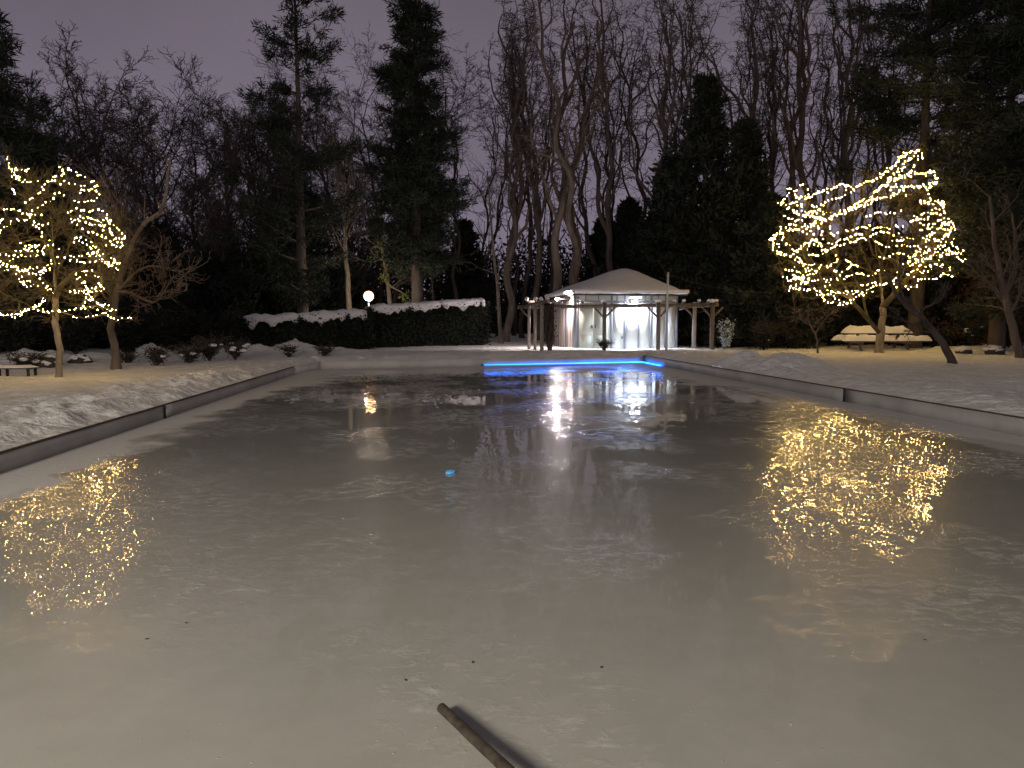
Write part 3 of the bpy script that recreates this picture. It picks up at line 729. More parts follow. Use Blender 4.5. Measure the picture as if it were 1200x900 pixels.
# ------------------------------------------------------------------ evergreens
def pine(seed, h, rad, name, label, loc, m=None, ragged=.5, start=.12, layers=26, dens=1.0, group=None, tuft=.34, sag=-.02, rexp=.8, crown_top=1.0, nb=6):
    rg = np.random.default_rng(seed); m = m or M['needle']
    t = thing(name, label, 'conifer', loc, 0, group)
    n = 14; tp = np.stack([rg.normal(0, .04, n).cumsum() * .5, rg.normal(0, .04, n).cumsum() * .5, np.linspace(0, h, n)], 1); tp[0, :2] = 0
    MB().tubes(tp, np.linspace(.022 * h * .8, .03, n), 8).build('trunk', M['bark_dark'], t)
    br, tw, T, Dn = [], [], [], []
    for L in range(layers):
        f = start + (1 - start) * (L + rg.uniform(-.3, .3)) / layers; f = min(max(f, start), .985)
        z = f * h; k0 = min(n - 2, int(f * (n - 1))); c0 = tp[k0] + (tp[k0 + 1] - tp[k0]) * (f * (n - 1) - k0)
        R = rad * (1 - ((f - start) / (1 - start))) ** rexp * (1 - .35 * max(0, (start + .15 - f) / .15)) + .15
        for b in range(nb):
            if rg.uniform() < ragged * .35: continue
            a = rg.uniform(0, 6.283); L1_ = R * rg.uniform(1 - ragged, 1 + ragged * .4)
            m_ = 8; s = np.linspace(0, 1, m_)
            up = rg.uniform(.0, .35) * (1 if f > .5 else .6)
            side = rg.normal(0, .12)
            P = c0 + np.stack([np.cos(a + side * s) * s * L1_, np.sin(a + side * s) * s * L1_, L1_ * (up * s * s + sag * 4 * s)], 1)
            br.append((P, np.linspace(.012 * L1_ + .012, .008, m_)))
            nt_ = int(max(3, L1_ * 8 * dens)); s2 = rg.uniform(.18, 1, nt_) ** .8
            q = np.stack([np.interp(s2, s, P[:, j]) for j in range(3)], 1)
            q += rg.normal(0, 1, (nt_, 3)) * np.array([1, 1, .28]) * (.10 + .22 * L1_ * (1 - s2 * .5))[:, None] * .55
            T.append(q); Dn.append(np.repeat([[math.cos(a), math.sin(a), .25]], nt_, 0))
    br_ = MB().polys(br, 4).build('branches', M['bark_dark'], t)
    T = np.concatenate(T); Dn = np.concatenate(Dn); kk = 20
    Pn = np.repeat(T, kk, 0); dn = np.repeat(Dn, kk, 0) * .5
    Pn = Pn + rg.normal(0, .09, Pn.shape)
    MB().leaves(Pn, tuft, rg, elong=1.0, ndir=dn, wd=.07).build('foliage', m, t)
    return t
def cedar(seed, h, rad, label, loc, m=None, n=14000, leaf=.17, name='cedar_tree', group=None, pw_=.75, z0=.02, lumps=1.0):
    rg = np.random.default_rng(seed); m = m or M['cedar']
    t = thing(name, label, 'evergreen', loc, 0, group)
    MB().tubes(np.array([[0, 0, 0], [0, 0, h * .5], [0, 0, h * .95]]), np.array([.02 * h, .012 * h, .01]), 7).build('trunk', M['bark_dark'], t)
    nb = int(170 + h * 26); per_ = int(n * 2.2 / nb); P, ND = [], []
    for i in range(nb):
        f = (rg.uniform(0, 1) ** 1.15) * .985; a = rg.uniform(0, 6.283); z = z0 + f * (h - z0)
        R_ = (rad * (1 - f) ** pw_ + .12) * (.85 + .8 * lumps * mnoise.fractal(Vector((math.cos(a) * 1.4, math.sin(a) * 1.4, z * .4 + seed)), 1, 2, 3)) * rg.uniform(.55, 1.3)
        s_ = rg.uniform(.12, 1, per_) ** .7; fan = rg.normal(0, .16, per_) * (1.15 - s_) * R_ + rg.normal(0, .07, per_)
        dr = rg.uniform(-.10, .22)
        x = np.cos(a) * s_ * R_ - np.sin(a) * fan; y = np.sin(a) * s_ * R_ + np.cos(a) * fan
        P.append(np.stack([x, y, np.maximum(.03, z + dr * R_ * s_ + .12 * R_ * s_ ** 3 + rg.normal(0, .07 + .03 * R_, per_))], 1))
        ND.append(np.repeat([[math.cos(a) * .6, math.sin(a) * .6, .35]], per_, 0))
    MB().leaves(np.concatenate(P), leaf * (1 + h * .01), rg, 1.3, np.concatenate(ND), wd=.22).build('foliage', m, t)
    return t
def pl(px, pyt, D): b = base(px, D); return b, hgt(pyt, D) - b[2]
b0, h = pl(355, -8, 37); pine(1, h, 3.6, 'pine_tree', 'tall ragged pine on the left with open tufted branches at its top', b0, ragged=.95, layers=20, rexp=.42, nb=5, dens=.9, sag=.05)
b0, h = pl(490, -30, 40); pine(2, h, 2.6, 'spruce_tree', 'tall narrow dark spruce left of centre', b0, ragged=.5, layers=44, rexp=.62, nb=7, start=.20, dens=1.0)
b0, h = pl(-8, 5, 27); pine(3, h, 3.0, 'pine_tree', 'dark pine cut by the left edge of the view', b0, ragged=.7, layers=24, rexp=.5)
b0, h = pl(1072, -90, 33); pine(4, h, 3.6, 'pine_tree', 'huge open pine over the right side, its bare trunk above the lit tree', b0, ragged=.8, layers=24, rexp=.25, start=.30, nb=5, sag=.03)
b0, h = pl(1168, -110, 29); pine(5, h, 3.9, 'pine_tree', 'huge dark pine near the right edge with boughs reaching left', b0, ragged=.7, layers=28, rexp=.3, start=.3, nb=7)
b0, h = pl(1225, -60, 26); pine(6, h, 3.2, 'pine_tree', 'dark pine cut by the right edge of the view', b0, ragged=.6, layers=24, rexp=.4, start=.12, nb=7)
CED = [ # px, top py, D, radius, label
 (823, 98, 37, 3.3, 'tallest pointed dark cedar right of the pavilion'),
 (868, 150, 36, 3.0, 'dark cedar right of the tallest one'),
 (785, 190, 39, 2.6, 'dark cedar overlapping the right end of the pavilion roof from behind'),
 (900, 235, 34, 2.4, 'lower dark cedar close to the left side of the right lit tree'),
 (735, 238, 46, 2.8, 'low dark evergreen behind the pavilion roof peak'),
 (705, 262, 50, 2.6, 'lowest dark evergreen behind the left roof slope of the pavilion'),
 (352, 215, 44, 3.4, 'bulky dark evergreen under the ragged pine'),
 (310, 285, 42, 2.6, 'dark rounded evergreen behind the left end of the hedge'),
 (245, 300, 36, 2.6, 'dark evergreen behind the snowy shrubs on the left'),
 (190, 270, 40, 3.0, 'dark evergreen behind the forked tree beside the left lit tree'),
 (115, 290, 34, 2.8, 'dark evergreen filling the gap behind the left lit tree'),
 (50, 170, 33, 3.0, 'tall dark evergreen right behind the top of the left lit tree'),
 (0, 215, 30, 2.6, 'dark evergreen at the left edge behind the strings of lights'),
 (545, 262, 54, 2.6, 'far dark evergreen left of the pavilion'),
 (960, 285, 38, 2.8, 'dark evergreen behind the left half of the right lit tree'),
 (1020, 270, 40, 3.0, 'dark evergreen behind the middle of the right lit tree'),
 (1085, 255, 37, 3.0, 'dark evergreen behind the right half of the right lit tree'),
]
for i, (px, pyt, D, r, lab) in enumerate(CED):
    b0, h = pl(px, pyt, D); cedar(40 + i, h, r, lab, b0, n=15000 if i < 4 else 9000, leaf=.2 if i < 4 else .26, group='dark evergreens behind the rink')
for i, (px, pyt, D, r, lab) in enumerate(((1140, 165, 36, 3.0, 'reddish brown leafy tree between the two big pines on the right'), (1195, 230, 33, 2.6, 'reddish brown bush at the right edge under the big pine'))):
    b0, h = pl(px, pyt, D); cedar(80 + i, h, r, lab, b0, M['russet'], n=8000, leaf=.15, name='russet_tree', pw_=.4)

# far woodland closing the view
def woodland():
    rg = np.random.default_rng(77); mb = MB(); P = []
    lines = []
    for i in range(330):
        px = rg.uniform(-400, 1600); D = rg.uniform(66, 105); b = at(px, 380, D); hh = rg.uniform(6, 10.5)
        x, y = b[0], b[1]; z0 = .2 + max(0, (D - 80) / 200) * 3
        n = 10; s = np.linspace(0, 1, n); w = rg.normal(0, .25, (n, 2)).cumsum(0) * .5
        lines.append((np.stack([x + w[:, 0], y + w[:, 1], z0 + s * hh * 1.5], 1), np.linspace(.16, .02, n)))
        for k_ in range(5):
            f = rg.uniform(.3, .9); a = rg.uniform(0, 6.28); q0 = np.array([x, y, z0 + f * hh * 1.5]); L = rg.uniform(1.5, 4)
            lines.append((q0 + np.outer(np.linspace(0, 1, 5), [math.cos(a) * L * .6, math.sin(a) * L * .6, L]), np.linspace(.06, .012, 5)))
        m_ = 800
        c = rg.normal(0, 1, (m_, 3)) * [2.2, 2.2, 0]; c[:, 2] = z0 + rg.uniform(0, 1, m_) ** 1.5 * hh
        c[:, 0] += x; c[:, 1] += y; P.append(c)
    mb.polys(lines, 4)
    mb.leaves(np.concatenate(P), .44, rg, 1.1, wd=.24)
    tag(mb.build('distant_woodland', M['cedar']), 'dark mass of distant woodland closing the view behind the garden', 'woodland', kind='stuff')
woodland()

# ------------------------------------------------------------------ hedges with snow caps
def hedge(pa, pb, D0, D1, topa, topb, label, seed, w=1.1, scal=.35, thin=()):
    rg = np.random.default_rng(seed)
    A = at(pa, 400, D0); B = at(pb, 400, D1); A[2] = B[2] = .2; L = np.linalg.norm(B - A); d = (B - A) / L; nr = np.array([-d[1], d[0], 0])
    za, zb = hgt(topa, D0) - .2, hgt(topb, D1) - .2
    t = thing('hedge', label, 'hedge', A, 0, 'clipped hedges capped with snow')
    def top(u): return (za + (zb - za) * u / L) * (1 + .03 * fbm(u * 1.1, seed, 0))
    nu = 80; V = []; m_ = 10
    for i in range(nu + 1):
        u = L * i / nu; h = top(u) - .1
        for j in range(m_):
            th = math.pi * j / (m_ - 1); yy = -math.cos(th) * w / 2 * .85; zz = min(h, h * (math.sin(th) * 1.6) ** .5) if 0 < j < m_ - 1 else 0
            V.append(d * u + nr * yy + np.array([0, 0, zz]) + .06 * np.array([0, fbm(u * 2, j, seed), 0]))
    Q = [[i * m_ + j, (i + 1) * m_ + j, (i + 1) * m_ + j + 1, i * m_ + j + 1] for i in range(nu) for j in range(m_ - 1)]
    mb = MB().add(V, Q)
    n = int(L * 2600); u = rg.uniform(-.25, L + .25, n); th = rg.uniform(0, math.pi, n); hh = np.array([top(min(max(x, 0), L)) for x in u])
    yy = -np.cos(th) * w / 2; zz = np.minimum(hh, hh * np.sin(th) * 2.2) * rg.uniform(.9, 1.0, n); side = rg.uniform(size=n) < .6
    zz = np.where(side, rg.uniform(.05, .97, n) * hh, zz * .96); yy = np.where(side, -w / 2 + rg.normal(0, .05, n), yy)
    P = d * u[:, None] + nr * yy[:, None]; P[:, 2] = zz; P += rg.normal(0, .04, P.shape)
    mb.leaves(P, .10, rg, 1.3)
    mb.build('foliage', M['hedge'], t)
    # stems at the foot
    st = []
    for i in range(int(L * 9)):
        x = rg.uniform(0, L); q = d * x + nr * rg.normal(-.35, .08); st.append((np.array([q, q + np.array([rg.normal(0, .05), 0, .35]), q + np.array([rg.normal(0, .12), 0, .8])]), np.array([.018, .014, .01])))
    MB().polys(st, 4).build('stems', M['bark_dark'], t)
    # snow slabs lying over the top, edges drooping in scallops
    segs_ = []; u = 0
    while u < L - .2: l = rg.uniform(.9, 2.6); segs_.append((u, min(L, u + l))); u += l + rg.uniform(-.05, .03)
    sm = MB()
    for si, (u0, u1) in enumerate(segs_):
        nn = 26; mm = 12; V = []
        for i in range(nn + 1):
            f = i / nn; u = u0 + (u1 - u0) * f; e = math.sin(math.pi * min(1, max(0, f))) ** .35 if 0 < f < 1 else 0.02
            th_ = (.13 + .09 * fbm(u * 1.3, seed, 5)) * (.35 + .65 * e); wv = (w / 2 + .17) * (.7 + .3 * e)
            dr = (.08 + scal * .95 * max(0, fbm(u * 2.1, seed, 9) + .24) + .22 * max(0, fbm(u * 5.5, seed, 12)) ** 1.0) * e
            tz = top(u) + .03
            for j in range(mm + 1):
                g = j / mm; a = math.pi * g
                yy = -math.cos(a) * wv; z = tz + th_ * math.sin(a) ** .6 - (dr * (1 - g / .25) ** 1.2 if g < .25 else 0) - (.1 if g in (0., 1.) else 0)
                V.append(d * u + nr * yy + np.array([0, 0, z + .045 * fbm(u * 4, yy * 4, seed)]))
            # underside thickness
        Q = [[i * (mm + 1) + j, i * (mm + 1) + j + 1, (i + 1) * (mm + 1) + j + 1, (i + 1) * (mm + 1) + j] for i in range(nn) for j in range(mm)]
        Q += [[i * (mm + 1) + mm, i * (mm + 1), (i + 1) * (mm + 1), (i + 1) * (mm + 1) + mm] for i in range(nn)]
        sm.add(V, Q)
    sm.build('snow_cap', M['snow_soft'], t)
    return t
hedge(286, 428, 30.5, 32.5, 374, 366, 'left stretch of dark hedge with scalloped snow on top, left of the globe lamp', 3, scal=.45)
hedge(432, 562, 34.0, 37.0, 362, 353, 'right stretch of dark hedge with snow on top, under and right of the globe lamp', 5, scal=.30)
hedge(-30, 285, 33.0, 33.0, 385, 372, 'low dark hedge with thin snow behind the left lit tree', 8, scal=.02) if False else None

# ------------------------------------------------------------------ shrubs with snow
def shrub(px, py, D, w, h, label, seed, m='bark_dark', snow=6, leafm=None, nl=0, leaf=.05, name='garden_shrub', cat='shrub', group=None):
    rg = np.random.default_rng(seed); p = at(px, py, D); p[2] = ground_z(p[0], p[1]) - .04
    t = thing(name, label, cat, p, 0, group); L = []; tips = []
    for i in range(70):
        a = rg.uniform(0, 6.28); l = rg.uniform(.5, 1); n = 6; s = np.linspace(0, 1, n)
        P = np.stack([np.cos(a) * w / 2 * s ** 1.2 * l * rg.uniform(.3, 1), np.sin(a) * w / 2 * s ** 1.2 * l * rg.uniform(.3, 1), h * l * s ** .8], 1) + rg.normal(0, .02, (n, 3)) * s[:, None]
        L.append((P, np.linspace(.012, .005, n))); tips.append(P[-1])
        for k_ in range(4):
            q = P[rg.integers(2, n)]; dd = rg.normal(0, 1, 3) * [1, 1, .6]; dd[2] = abs(dd[2]); L.append((np.array([q, q + dd * .06 * h / .6, q + dd * .12 * h / .6]), np.array([.006, .005, .004])))
    MB().polys(L, 4).build('branches', M[m], t)
    if nl:
        c = np.array(tips); P = c[rg.integers(0, len(c), nl)] * rg.uniform(.25, 1.05, (nl, 1)) + rg.normal(0, .05, (nl, 3)); P[:, 2] = np.abs(P[:, 2])
        MB().leaves(P, leaf, rg).build('foliage', M[leafm], t)
    if snow:
        mb = MB()
        for i in range(snow):
            q = tips[rg.integers(0, len(tips))] * rg.uniform(.6, .95); r = rg.uniform(.03, .075) * w
            mb.blob(q, (r * 1.3, r, r * .55), seed=i + seed, amp=.35, sub=(10, 6))
        mb.build('snow_clumps', M['snow_soft'], t)
    return t
SG = 'snowy shrubs on the left bank'
shrub(184, 415, 19.6, .9, .55, 'small dark twiggy shrub right of the forked tree foot', 1, snow=7, leafm='hedge', nl=500, group=SG)
shrub(222, 414, 21, 1.2, .6, 'dark snowy shrub, second from the forked tree on the left bank', 2, snow=9, leafm='hedge', nl=700, group=SG)
shrub(245, 412, 22, 1.2, .75, 'dark shrub with snow clumps, third from the forked tree', 3, snow=9, leafm='hedge', nl=700, group=SG)
shrub(275, 410, 23, 1.3, .65, 'widest snow laden shrub before the left end of the hedge', 4, snow=12, leafm='hedge', nl=500, group=SG)
shrub(338, 411, 24.5, .8, .45, 'small twiggy shrub poking out of the big snow mound before the hedge', 5, snow=5, leafm='hedge', nl=250, group=SG)
shrub(380, 409, 25.5, .9, .4, 'small shrub on the right shoulder of the big snow mound', 6, snow=6, leafm='hedge', nl=250, group=SG)
shrub(30, 424, 19, 1.2, .5, 'dark shrub behind the bench at the left edge', 7, snow=7, leafm='hedge', nl=500, group=SG)
shrub(150, 418, 21, 1.0, .35, 'low dark shrub directly behind the forked tree foot', 8, snow=6, leafm='hedge', nl=300, group=SG)
shrub(708, 404, 28.8, .9, .5, 'bare snowy shrub at the foot of the pergola post before the door', 9, snow=6)
shrub(850, 403, 31.5, .9, 1.3, 'bush with bluish light painted into its pale leaves, right of the pergola', 11, snow=0, leafm='leaf_bluelit', nl=1600, leaf=.07)
for i, (px, D, w, h, lab) in enumerate(((1100, 31, 1.6, .9, 'dark evergreen shrub right of the leaning trunk'), (1140, 30, 1.8, 1.1, 'snow patched evergreen shrub between leaning trunk and right edge tree'), (1178, 29.5, 1.6, 1.0, 'snow patched shrub behind the right edge tree'),
                                        (895, 31, 1.6, 1.2, 'dark shrub left of the small sapling'), (930, 32, 1.4, 1.0, 'dark shrub behind the small sapling'))):
    shrub(px, 404, D, w, h, lab, 20 + i, snow=5 if px > 1120 else 2, leafm='hedge', nl=1500, leaf=.1, group='dark shrubs on the right bank')
for i, (px, py, D, w, h, lab) in enumerate(((200, 404, 28, 2.4, 1.6, 'dark leafy shrub behind the snowy shrubs near the forked tree'), (255, 404, 28.5, 2.4, 1.6, 'dark leafy shrub left of the hedge end'), (90, 410, 26, 2.6, 1.7, 'dark leafy shrub behind the left lit tree trunk'), (20, 410, 25, 2.6, 1.7, 'dark leafy shrub behind the left edge bench'), (148, 408, 27, 2.2, 1.5, 'dark leafy shrub behind the forked tree'))):
    shrub(px, py, D, w, h, lab, 40 + i, snow=0, leafm='hedge', nl=3200, leaf=.14, group='dark leafy shrubs along the left')

# snow covered stones on the left
def boulder(px, py, D, r, label, seed, group):
    p = at(px, py, D); z = ground_z(p[0], p[1]); t = thing('garden_rock', label, 'rock', (p[0], p[1], z - .05), 0, group)
    MB().blob((0, 0, r * .35), (r, r * .8, r * .6), seed=seed, amp=.3).build('stone', M['dark'], t)
    MB().blob((0, .02, r * .62), (r * .98, r * .78, r * .42), seed=seed + 2, amp=.3).build('snow_cap', M['snow_soft'], t)
boulder(52, 424, 19.5, .38, 'snow capped rock left of the left lit tree trunk', 1, 'snow capped rocks')
boulder(94, 421, 21, .30, 'snow capped rock just right of the left lit tree trunk', 2, 'snow capped rocks')
boulder(402, 405, 27, .24, 'round snow capped rock on the snow before the hedge', 3, 'snow capped rocks') if False else None
boulder(1165, 405, 27, .35, 'snow capped rock left of the right edge tree', 4, 'snow capped rocks')
boulder(1130, 408, 27.5, .28, 'snow capped rock right of the leaning dark trunk', 5, 'snow capped rocks')

# ------------------------------------------------------------------ lit trees
def lit_tree(trunks, D, strands, depth_fn, seed, label_tree, label_str, crown_pts, r0, barkm, center, twigs=1800, spacing=.11, forks=(), bulb_r=.026):
    rg = np.random.default_rng(seed)
    # strands in world space
    S = []
    for st in strands:
        k0_ = len(S); P = np.array([at(px, py, D + depth_fn(px, py, k0_)) for (px, py) in st])
        # densify with sag / wobble, following twigs
        dense = []
        for a, b in zip(P[:-1], P[1:]):
            n = max(2, int(np.linalg.norm(b - a) / .05))
            for i in range(n): dense.append(a + (b - a) * i / n)
        dense.append(P[-1]); dense = np.array(dense)
        k_ = 5; ker = np.ones(k_) / k_
        if len(dense) > k_ * 2:
            sm_ = np.stack([np.convolve(np.pad(dense[:, j], k_ // 2, mode='edge'), ker, 'valid') for j in range(3)], 1); dense = sm_
        ph = rg.uniform(0, 6.28, 3); t_ = np.arange(len(dense)) * .05
        dense += (D / 28) * np.stack([.04 * np.sin(t_ * 9 + ph[0]), .12 * np.sin(t_ * 2.3 + ph[1]), .05 * np.sin(t_ * 7 + ph[2])], 1)
        S.append(dense)
    # skeleton
    nodes = []; parent = []; lines = []
    def add_line(pts, par):
        ids = [par]
        for p in pts: nodes.append(p); parent.append(ids[-1]); ids.append(len(nodes) - 1)
        lines.append(ids if par >= 0 else ids[1:]); return ids[-1]
    root = None
    for ti, tr in enumerate(trunks):
        P = np.array([at(p[0], p[1], D + (p[2] if len(p) > 2 else 0)) for p in tr])
        if ti == 0: P[0, 2] = ground_z(P[0, 0], P[0, 1]) - .08; root = P[0].copy()
        dense = []
        for a, b in zip(P[:-1], P[1:]):
            n = max(2, int(np.linalg.norm(b - a) / .15)); dense += [a + (b - a) * i / n for i in range(n)]
        dense.append(P[-1]); dense = [p_ + rg.normal(0, .012, 3) for p_ in dense]; dense[0] = P[0]
        if ti == 0: add_line(dense, -1)
        else:
            j = int(np.argmin([np.linalg.norm(nn - dense[0]) for nn in nodes])); add_line(dense[1:], j)
    att = np.concatenate([s[::14] for s in S] + [crown_pts(rg)]); att = att[np.argsort(np.linalg.norm(att - np.array(nodes[len(nodes) // 2]), axis=1))]
    ntrunk = len(nodes)
    for a in att:
        N_ = np.array(nodes); low = 6
        dist = np.linalg.norm(N_ - a, axis=1) + np.where(N_[:, 2] > a[2] + .1, .5, 0) + np.where(np.arange(len(N_)) < low, 5, 0)
        j = int(np.argmin(dist)); L = np.linalg.norm(N_[j] - a)
        if L < .06: continue
        pd = unit(N_[j] - N_[parent[j]]) if parent[j] >= 0 else np.array([0, 0, 1.])
        n = max(2, int(L / .16)); p0 = N_[j]; c1 = p0 + pd * L * .3 + np.array([0, 0, .06 * L]); pts = []
        for i in range(1, n + 1):
            t = i / n; q = (1 - t) ** 2 * p0 + 2 * t * (1 - t) * c1 + t * t * a
            pts.append(q + rg.normal(0, .02, 3) * (1 if i < n else 0))
        add_line(pts, j)
    w = np.ones(len(nodes))
    for i in range(len(nodes) - 1, -1, -1):
        if parent[i] >= 0: w[parent[i]] += w[i] * 1.0
    R = r0 * (w / w[0]) ** .5; R = np.maximum(R, .007)
    N_ = np.array(nodes)
    t = thing('lit_tree', label_tree, 'tree', root)
    thick = [l for l in lines[:len(trunks)]]; rest = lines[len(trunks):]
    def poly(l):
        r = R[l].copy(); 
        if len(l) > 1 and l[0] != 0 and lines[0] is not l: r[0] = min(r[0], r[1] * 1.1)
        return (N_[l] - root, r)
    pl_ = [poly(l) for l in thick]; pl_[0][1][0] *= 1.35
    MB().polys(pl_[:1], 12).build('trunk', barkm, t)
    # twigs
    tw = []
    tip = np.where((w < 60))[0]
    for i in range(twigs):
        j = tip[rg.integers(0, len(tip))]; pd = unit(N_[j] - N_[parent[j]]) if parent[j] >= 0 else np.array([0, 0, 1.])
        out_ = unit(N_[j] - center) ; d_ = unit(pd * .5 + rg.normal(0, .55, 3) + out_ * .4 + np.array([0, 0, .15])); L = rg.uniform(.12, .42)
        p0 = N_[j]; p1 = p0 + d_ * L * .5; d2 = unit(d_ + rg.normal(0, .3, 3)); p2 = p1 + d2 * L * .5
        tw.append((np.array([p0, p1, p2]) - root, np.array([.006, .005, .0035])))
    MB().polys(pl_[1:], 9).polys([poly(l) for l in rest], 6).polys(tw, 3).build('crown', M['twig'], t)
    # string of lights
    s = thing('string_lights', label_str, 'string lights', root)
    B = []
    wires = []
    for dense in S:
        cum = np.concatenate([[0], np.cumsum(np.linalg.norm(np.diff(dense, axis=0), axis=1))])
        m_ = max(2, int(cum[-1] / spacing)); u = (np.arange(m_) + rg.uniform(.3, .7)) * spacing + rg.normal(0, spacing * .18, m_)
        B.append(np.stack([np.interp(u, cum, dense[:, j]) for j in range(3)], 1) + rg.normal(0, .03 * D / 28, (m_, 3)))
        wires.append((dense[::2] - root, np.full(len(dense[::2]), .005)))
    B = np.concatenate(B) - root
    for w_ in wires: MB().polys([w_], 4).build('wire', M['wire'], s)
    phi = (1 + 5 ** .5) / 2
    ico = np.array([(-1, phi, 0), (1, phi, 0), (-1, -phi, 0), (1, -phi, 0), (0, -1, phi), (0, 1, phi), (0, -1, -phi), (0, 1, -phi), (phi, 0, -1), (phi, 0, 1), (-phi, 0, -1), (-phi, 0, 1)], float) / math.hypot(1, phi)
    fc = [(0, 11, 5), (0, 5, 1), (0, 1, 7), (0, 7, 10), (0, 10, 11), (1, 5, 9), (5, 11, 4), (11, 10, 2), (10, 7, 6), (7, 1, 8), (3, 9, 4), (3, 4, 2), (3, 2, 6), (3, 6, 8), (3, 8, 9), (4, 9, 5), (2, 4, 11), (6, 2, 10), (8, 6, 7), (9, 8, 1)]
    me = MB().add(ico * [bulb_r, bulb_r, bulb_r * 1.2], T=fc).mesh('bulb', M['bulb'])
    order = np.argsort(np.linalg.norm(B + root - np.array([0, 0, 1.5]), axis=1))
    vis = [i for i in order if abs((B[i] + root)[0] / (B[i] + root)[1]) < .69][:100]; rest_ = [i for i in order if i not in set(vis)]
    for i in vis:
        o = bpy.data.objects.new('bulb', me); C.objects.link(o); o.parent = s; o.location = Vector(B[i]); k_ = float(rg.uniform(.6, 1.3)); o.scale = (k_,) * 3
    mb = MB()
    for i in rest_: mb.add(ico * [bulb_r, bulb_r, bulb_r * 1.2] * rg.uniform(.6, 1.3) + B[i], T=fc)
    tag(mb.build('bulbs', M['bulb'], s), kind='stuff')
    print('bulbs', len(B))
    return t
# right tree, strands read off in a x2.903 enlargement
ZR = lambda L: [(860 + x / 2.903, 150 + y / 2.903) for x, y in L]
RS = [ZR(s) for s in [
 [(632,65),(600,80),(560,100),(530,140),(505,155),(470,180),(400,212),(370,200),(340,203),(300,215),(260,235),(225,240),(215,215),(185,200)],
 [(628,78),(590,110),(560,150),(500,205),(450,240),(400,275),(350,300),(300,310),(260,300),(210,290),(160,262),(190,250),(230,245)],
 [(540,185),(580,160),(620,160),(660,150),(700,160),(685,190),(650,208),(600,200),(560,215),(530,237),(480,247),(430,270),(385,285),(330,300)],
 [(160,295),(180,312),(230,310),(270,292),(312,300),(312,328),(270,325),(230,352),(190,347),(150,352),(125,382),(135,412),(170,440),(210,427),(235,397),(242,380)],
 [(285,330),(300,350),(302,392)],
 [(250,430),(290,435),(330,410),(380,387),(430,387),(470,360),(525,355),(575,355)],
 [(590,320),(640,312),(680,287),(722,290),(700,248),(660,262),(630,260)],
 [(610,345),(660,345),(700,330),(740,325),(742,362),(700,377),(660,387),(610,402),(550,402)],
 [(800,440),(772,455),(765,430),(720,410),(690,430),(640,450),(590,470)],
 [(735,415),(690,455),(640,472),(600,490),(550,508),(540,532),(600,547),(640,517),(690,507),(742,497)],
 [(165,480),(205,490),(212,512),(262,515),(232,532),(182,545),(212,552),(262,545),(292,560),(332,600),(382,602),(420,572),(472,547)],
 [(165,500),(185,520),(240,520),(275,505)],
 [(330,480),(360,492),(400,475),(432,465)],
 [(310,545),(350,552),(400,562),(440,550),(490,540),(540,520)],
 [(545,425),(600,430),(650,412),(700,400)], [(580,242),(560,190),(525,215)], [(470,435),(510,440),(545,425)], [(280,565),(320,560),(365,590),(410,580)],
 [(350,430),(380,460),(420,470)], [(700,470),(730,470),(735,500)], [(290,310),(255,340),(290,380),(245,420)], [(560,470),(610,450),(650,440),(700,440)],
 [(260,255),(300,270),(330,240),(380,225)], [(640,380),(680,355),(735,345)], [(130,390),(145,360),(180,350),(220,345)],
]]
RS = RS + [[(x * .93 + 1015 * .07 + 5, y * .93 + 270 * .07 - 6) for x, y in s] for s in RS[:12]]
cR = at(1010, 275, 28)
RS = RS + [ZR(s_) for s_ in [[(330,360),(380,350),(430,340),(480,345)],[(200,440),(250,465),(310,470),(360,455)],[(300,520),(350,515),(400,500),(460,500),(520,480)],[(480,390),(530,400),(560,380),(620,375)],[(440,300),(500,290),(560,285),(600,270)],[(250,370),(300,400),(350,395)],[(600,440),(640,430),(680,410)],[(160,330),(140,370),(160,420),(200,430)],[(640,80),(625,120),(590,150)],[(690,180),(660,225),(690,250)],[(730,300),(745,345),(735,400)],[(200,205),(170,240),(150,270)]]]
def dR(px, py, si): 
    x = (px - 1015) / 115; y = (py - 270) / 100; k_ = max(0, 1 - x * x - y * y)
    return -1.9 * math.sqrt(k_) * (1 if si < 25 else -.9) * .8
def crownR(rg):
    P = rg.normal(0, 1, (420, 3)); P /= np.linalg.norm(P, axis=1, keepdims=True); P *= rg.uniform(.35, 1, (420, 1)) ** .5
    P = P * [3.35, 2.2, 2.4]; P[:, 2] += -.1 + .22 * P[:, 0]; return P[np.abs(P[:, 2]) < 3] + cR
trR = [[(1030, 415), (1031, 400), (1033, 385), (1035, 365), (1033, 340), (1030, 310), (1024, 280)],
       [(1031, 392), (1018, 375, -.2), (1003, 358, -.5), (990, 335, -.8), (970, 310, -.9)],
       [(1026, 386, .3), (1016, 370, .4), (1012, 350, .6), (1000, 320, 1)],
       [(1035, 360), (1055, 335, -.4), (1080, 310, -.8), (1095, 290, -.8)],
       [(1030, 320), (1045, 270), (1055, 235), (1072, 200)], [(1000, 352, -.5), (960, 330, -1), (925, 315, -.8)], [(1033, 345), (1005, 280), (960, 240)]]
lit_tree(trR, 28, RS, dR, 31, 'wide bare tree on the right wound with warm lights, pale forked trunk', 'loops of warm white lights wound through the wide right hand tree', crownR, .15, M['bark_pale'], cR, twigs=7000, spacing=.115, bulb_r=.0132)
ZL = lambda L: [(x / 3.105, 170 + y / 3.105) for x, y in L]
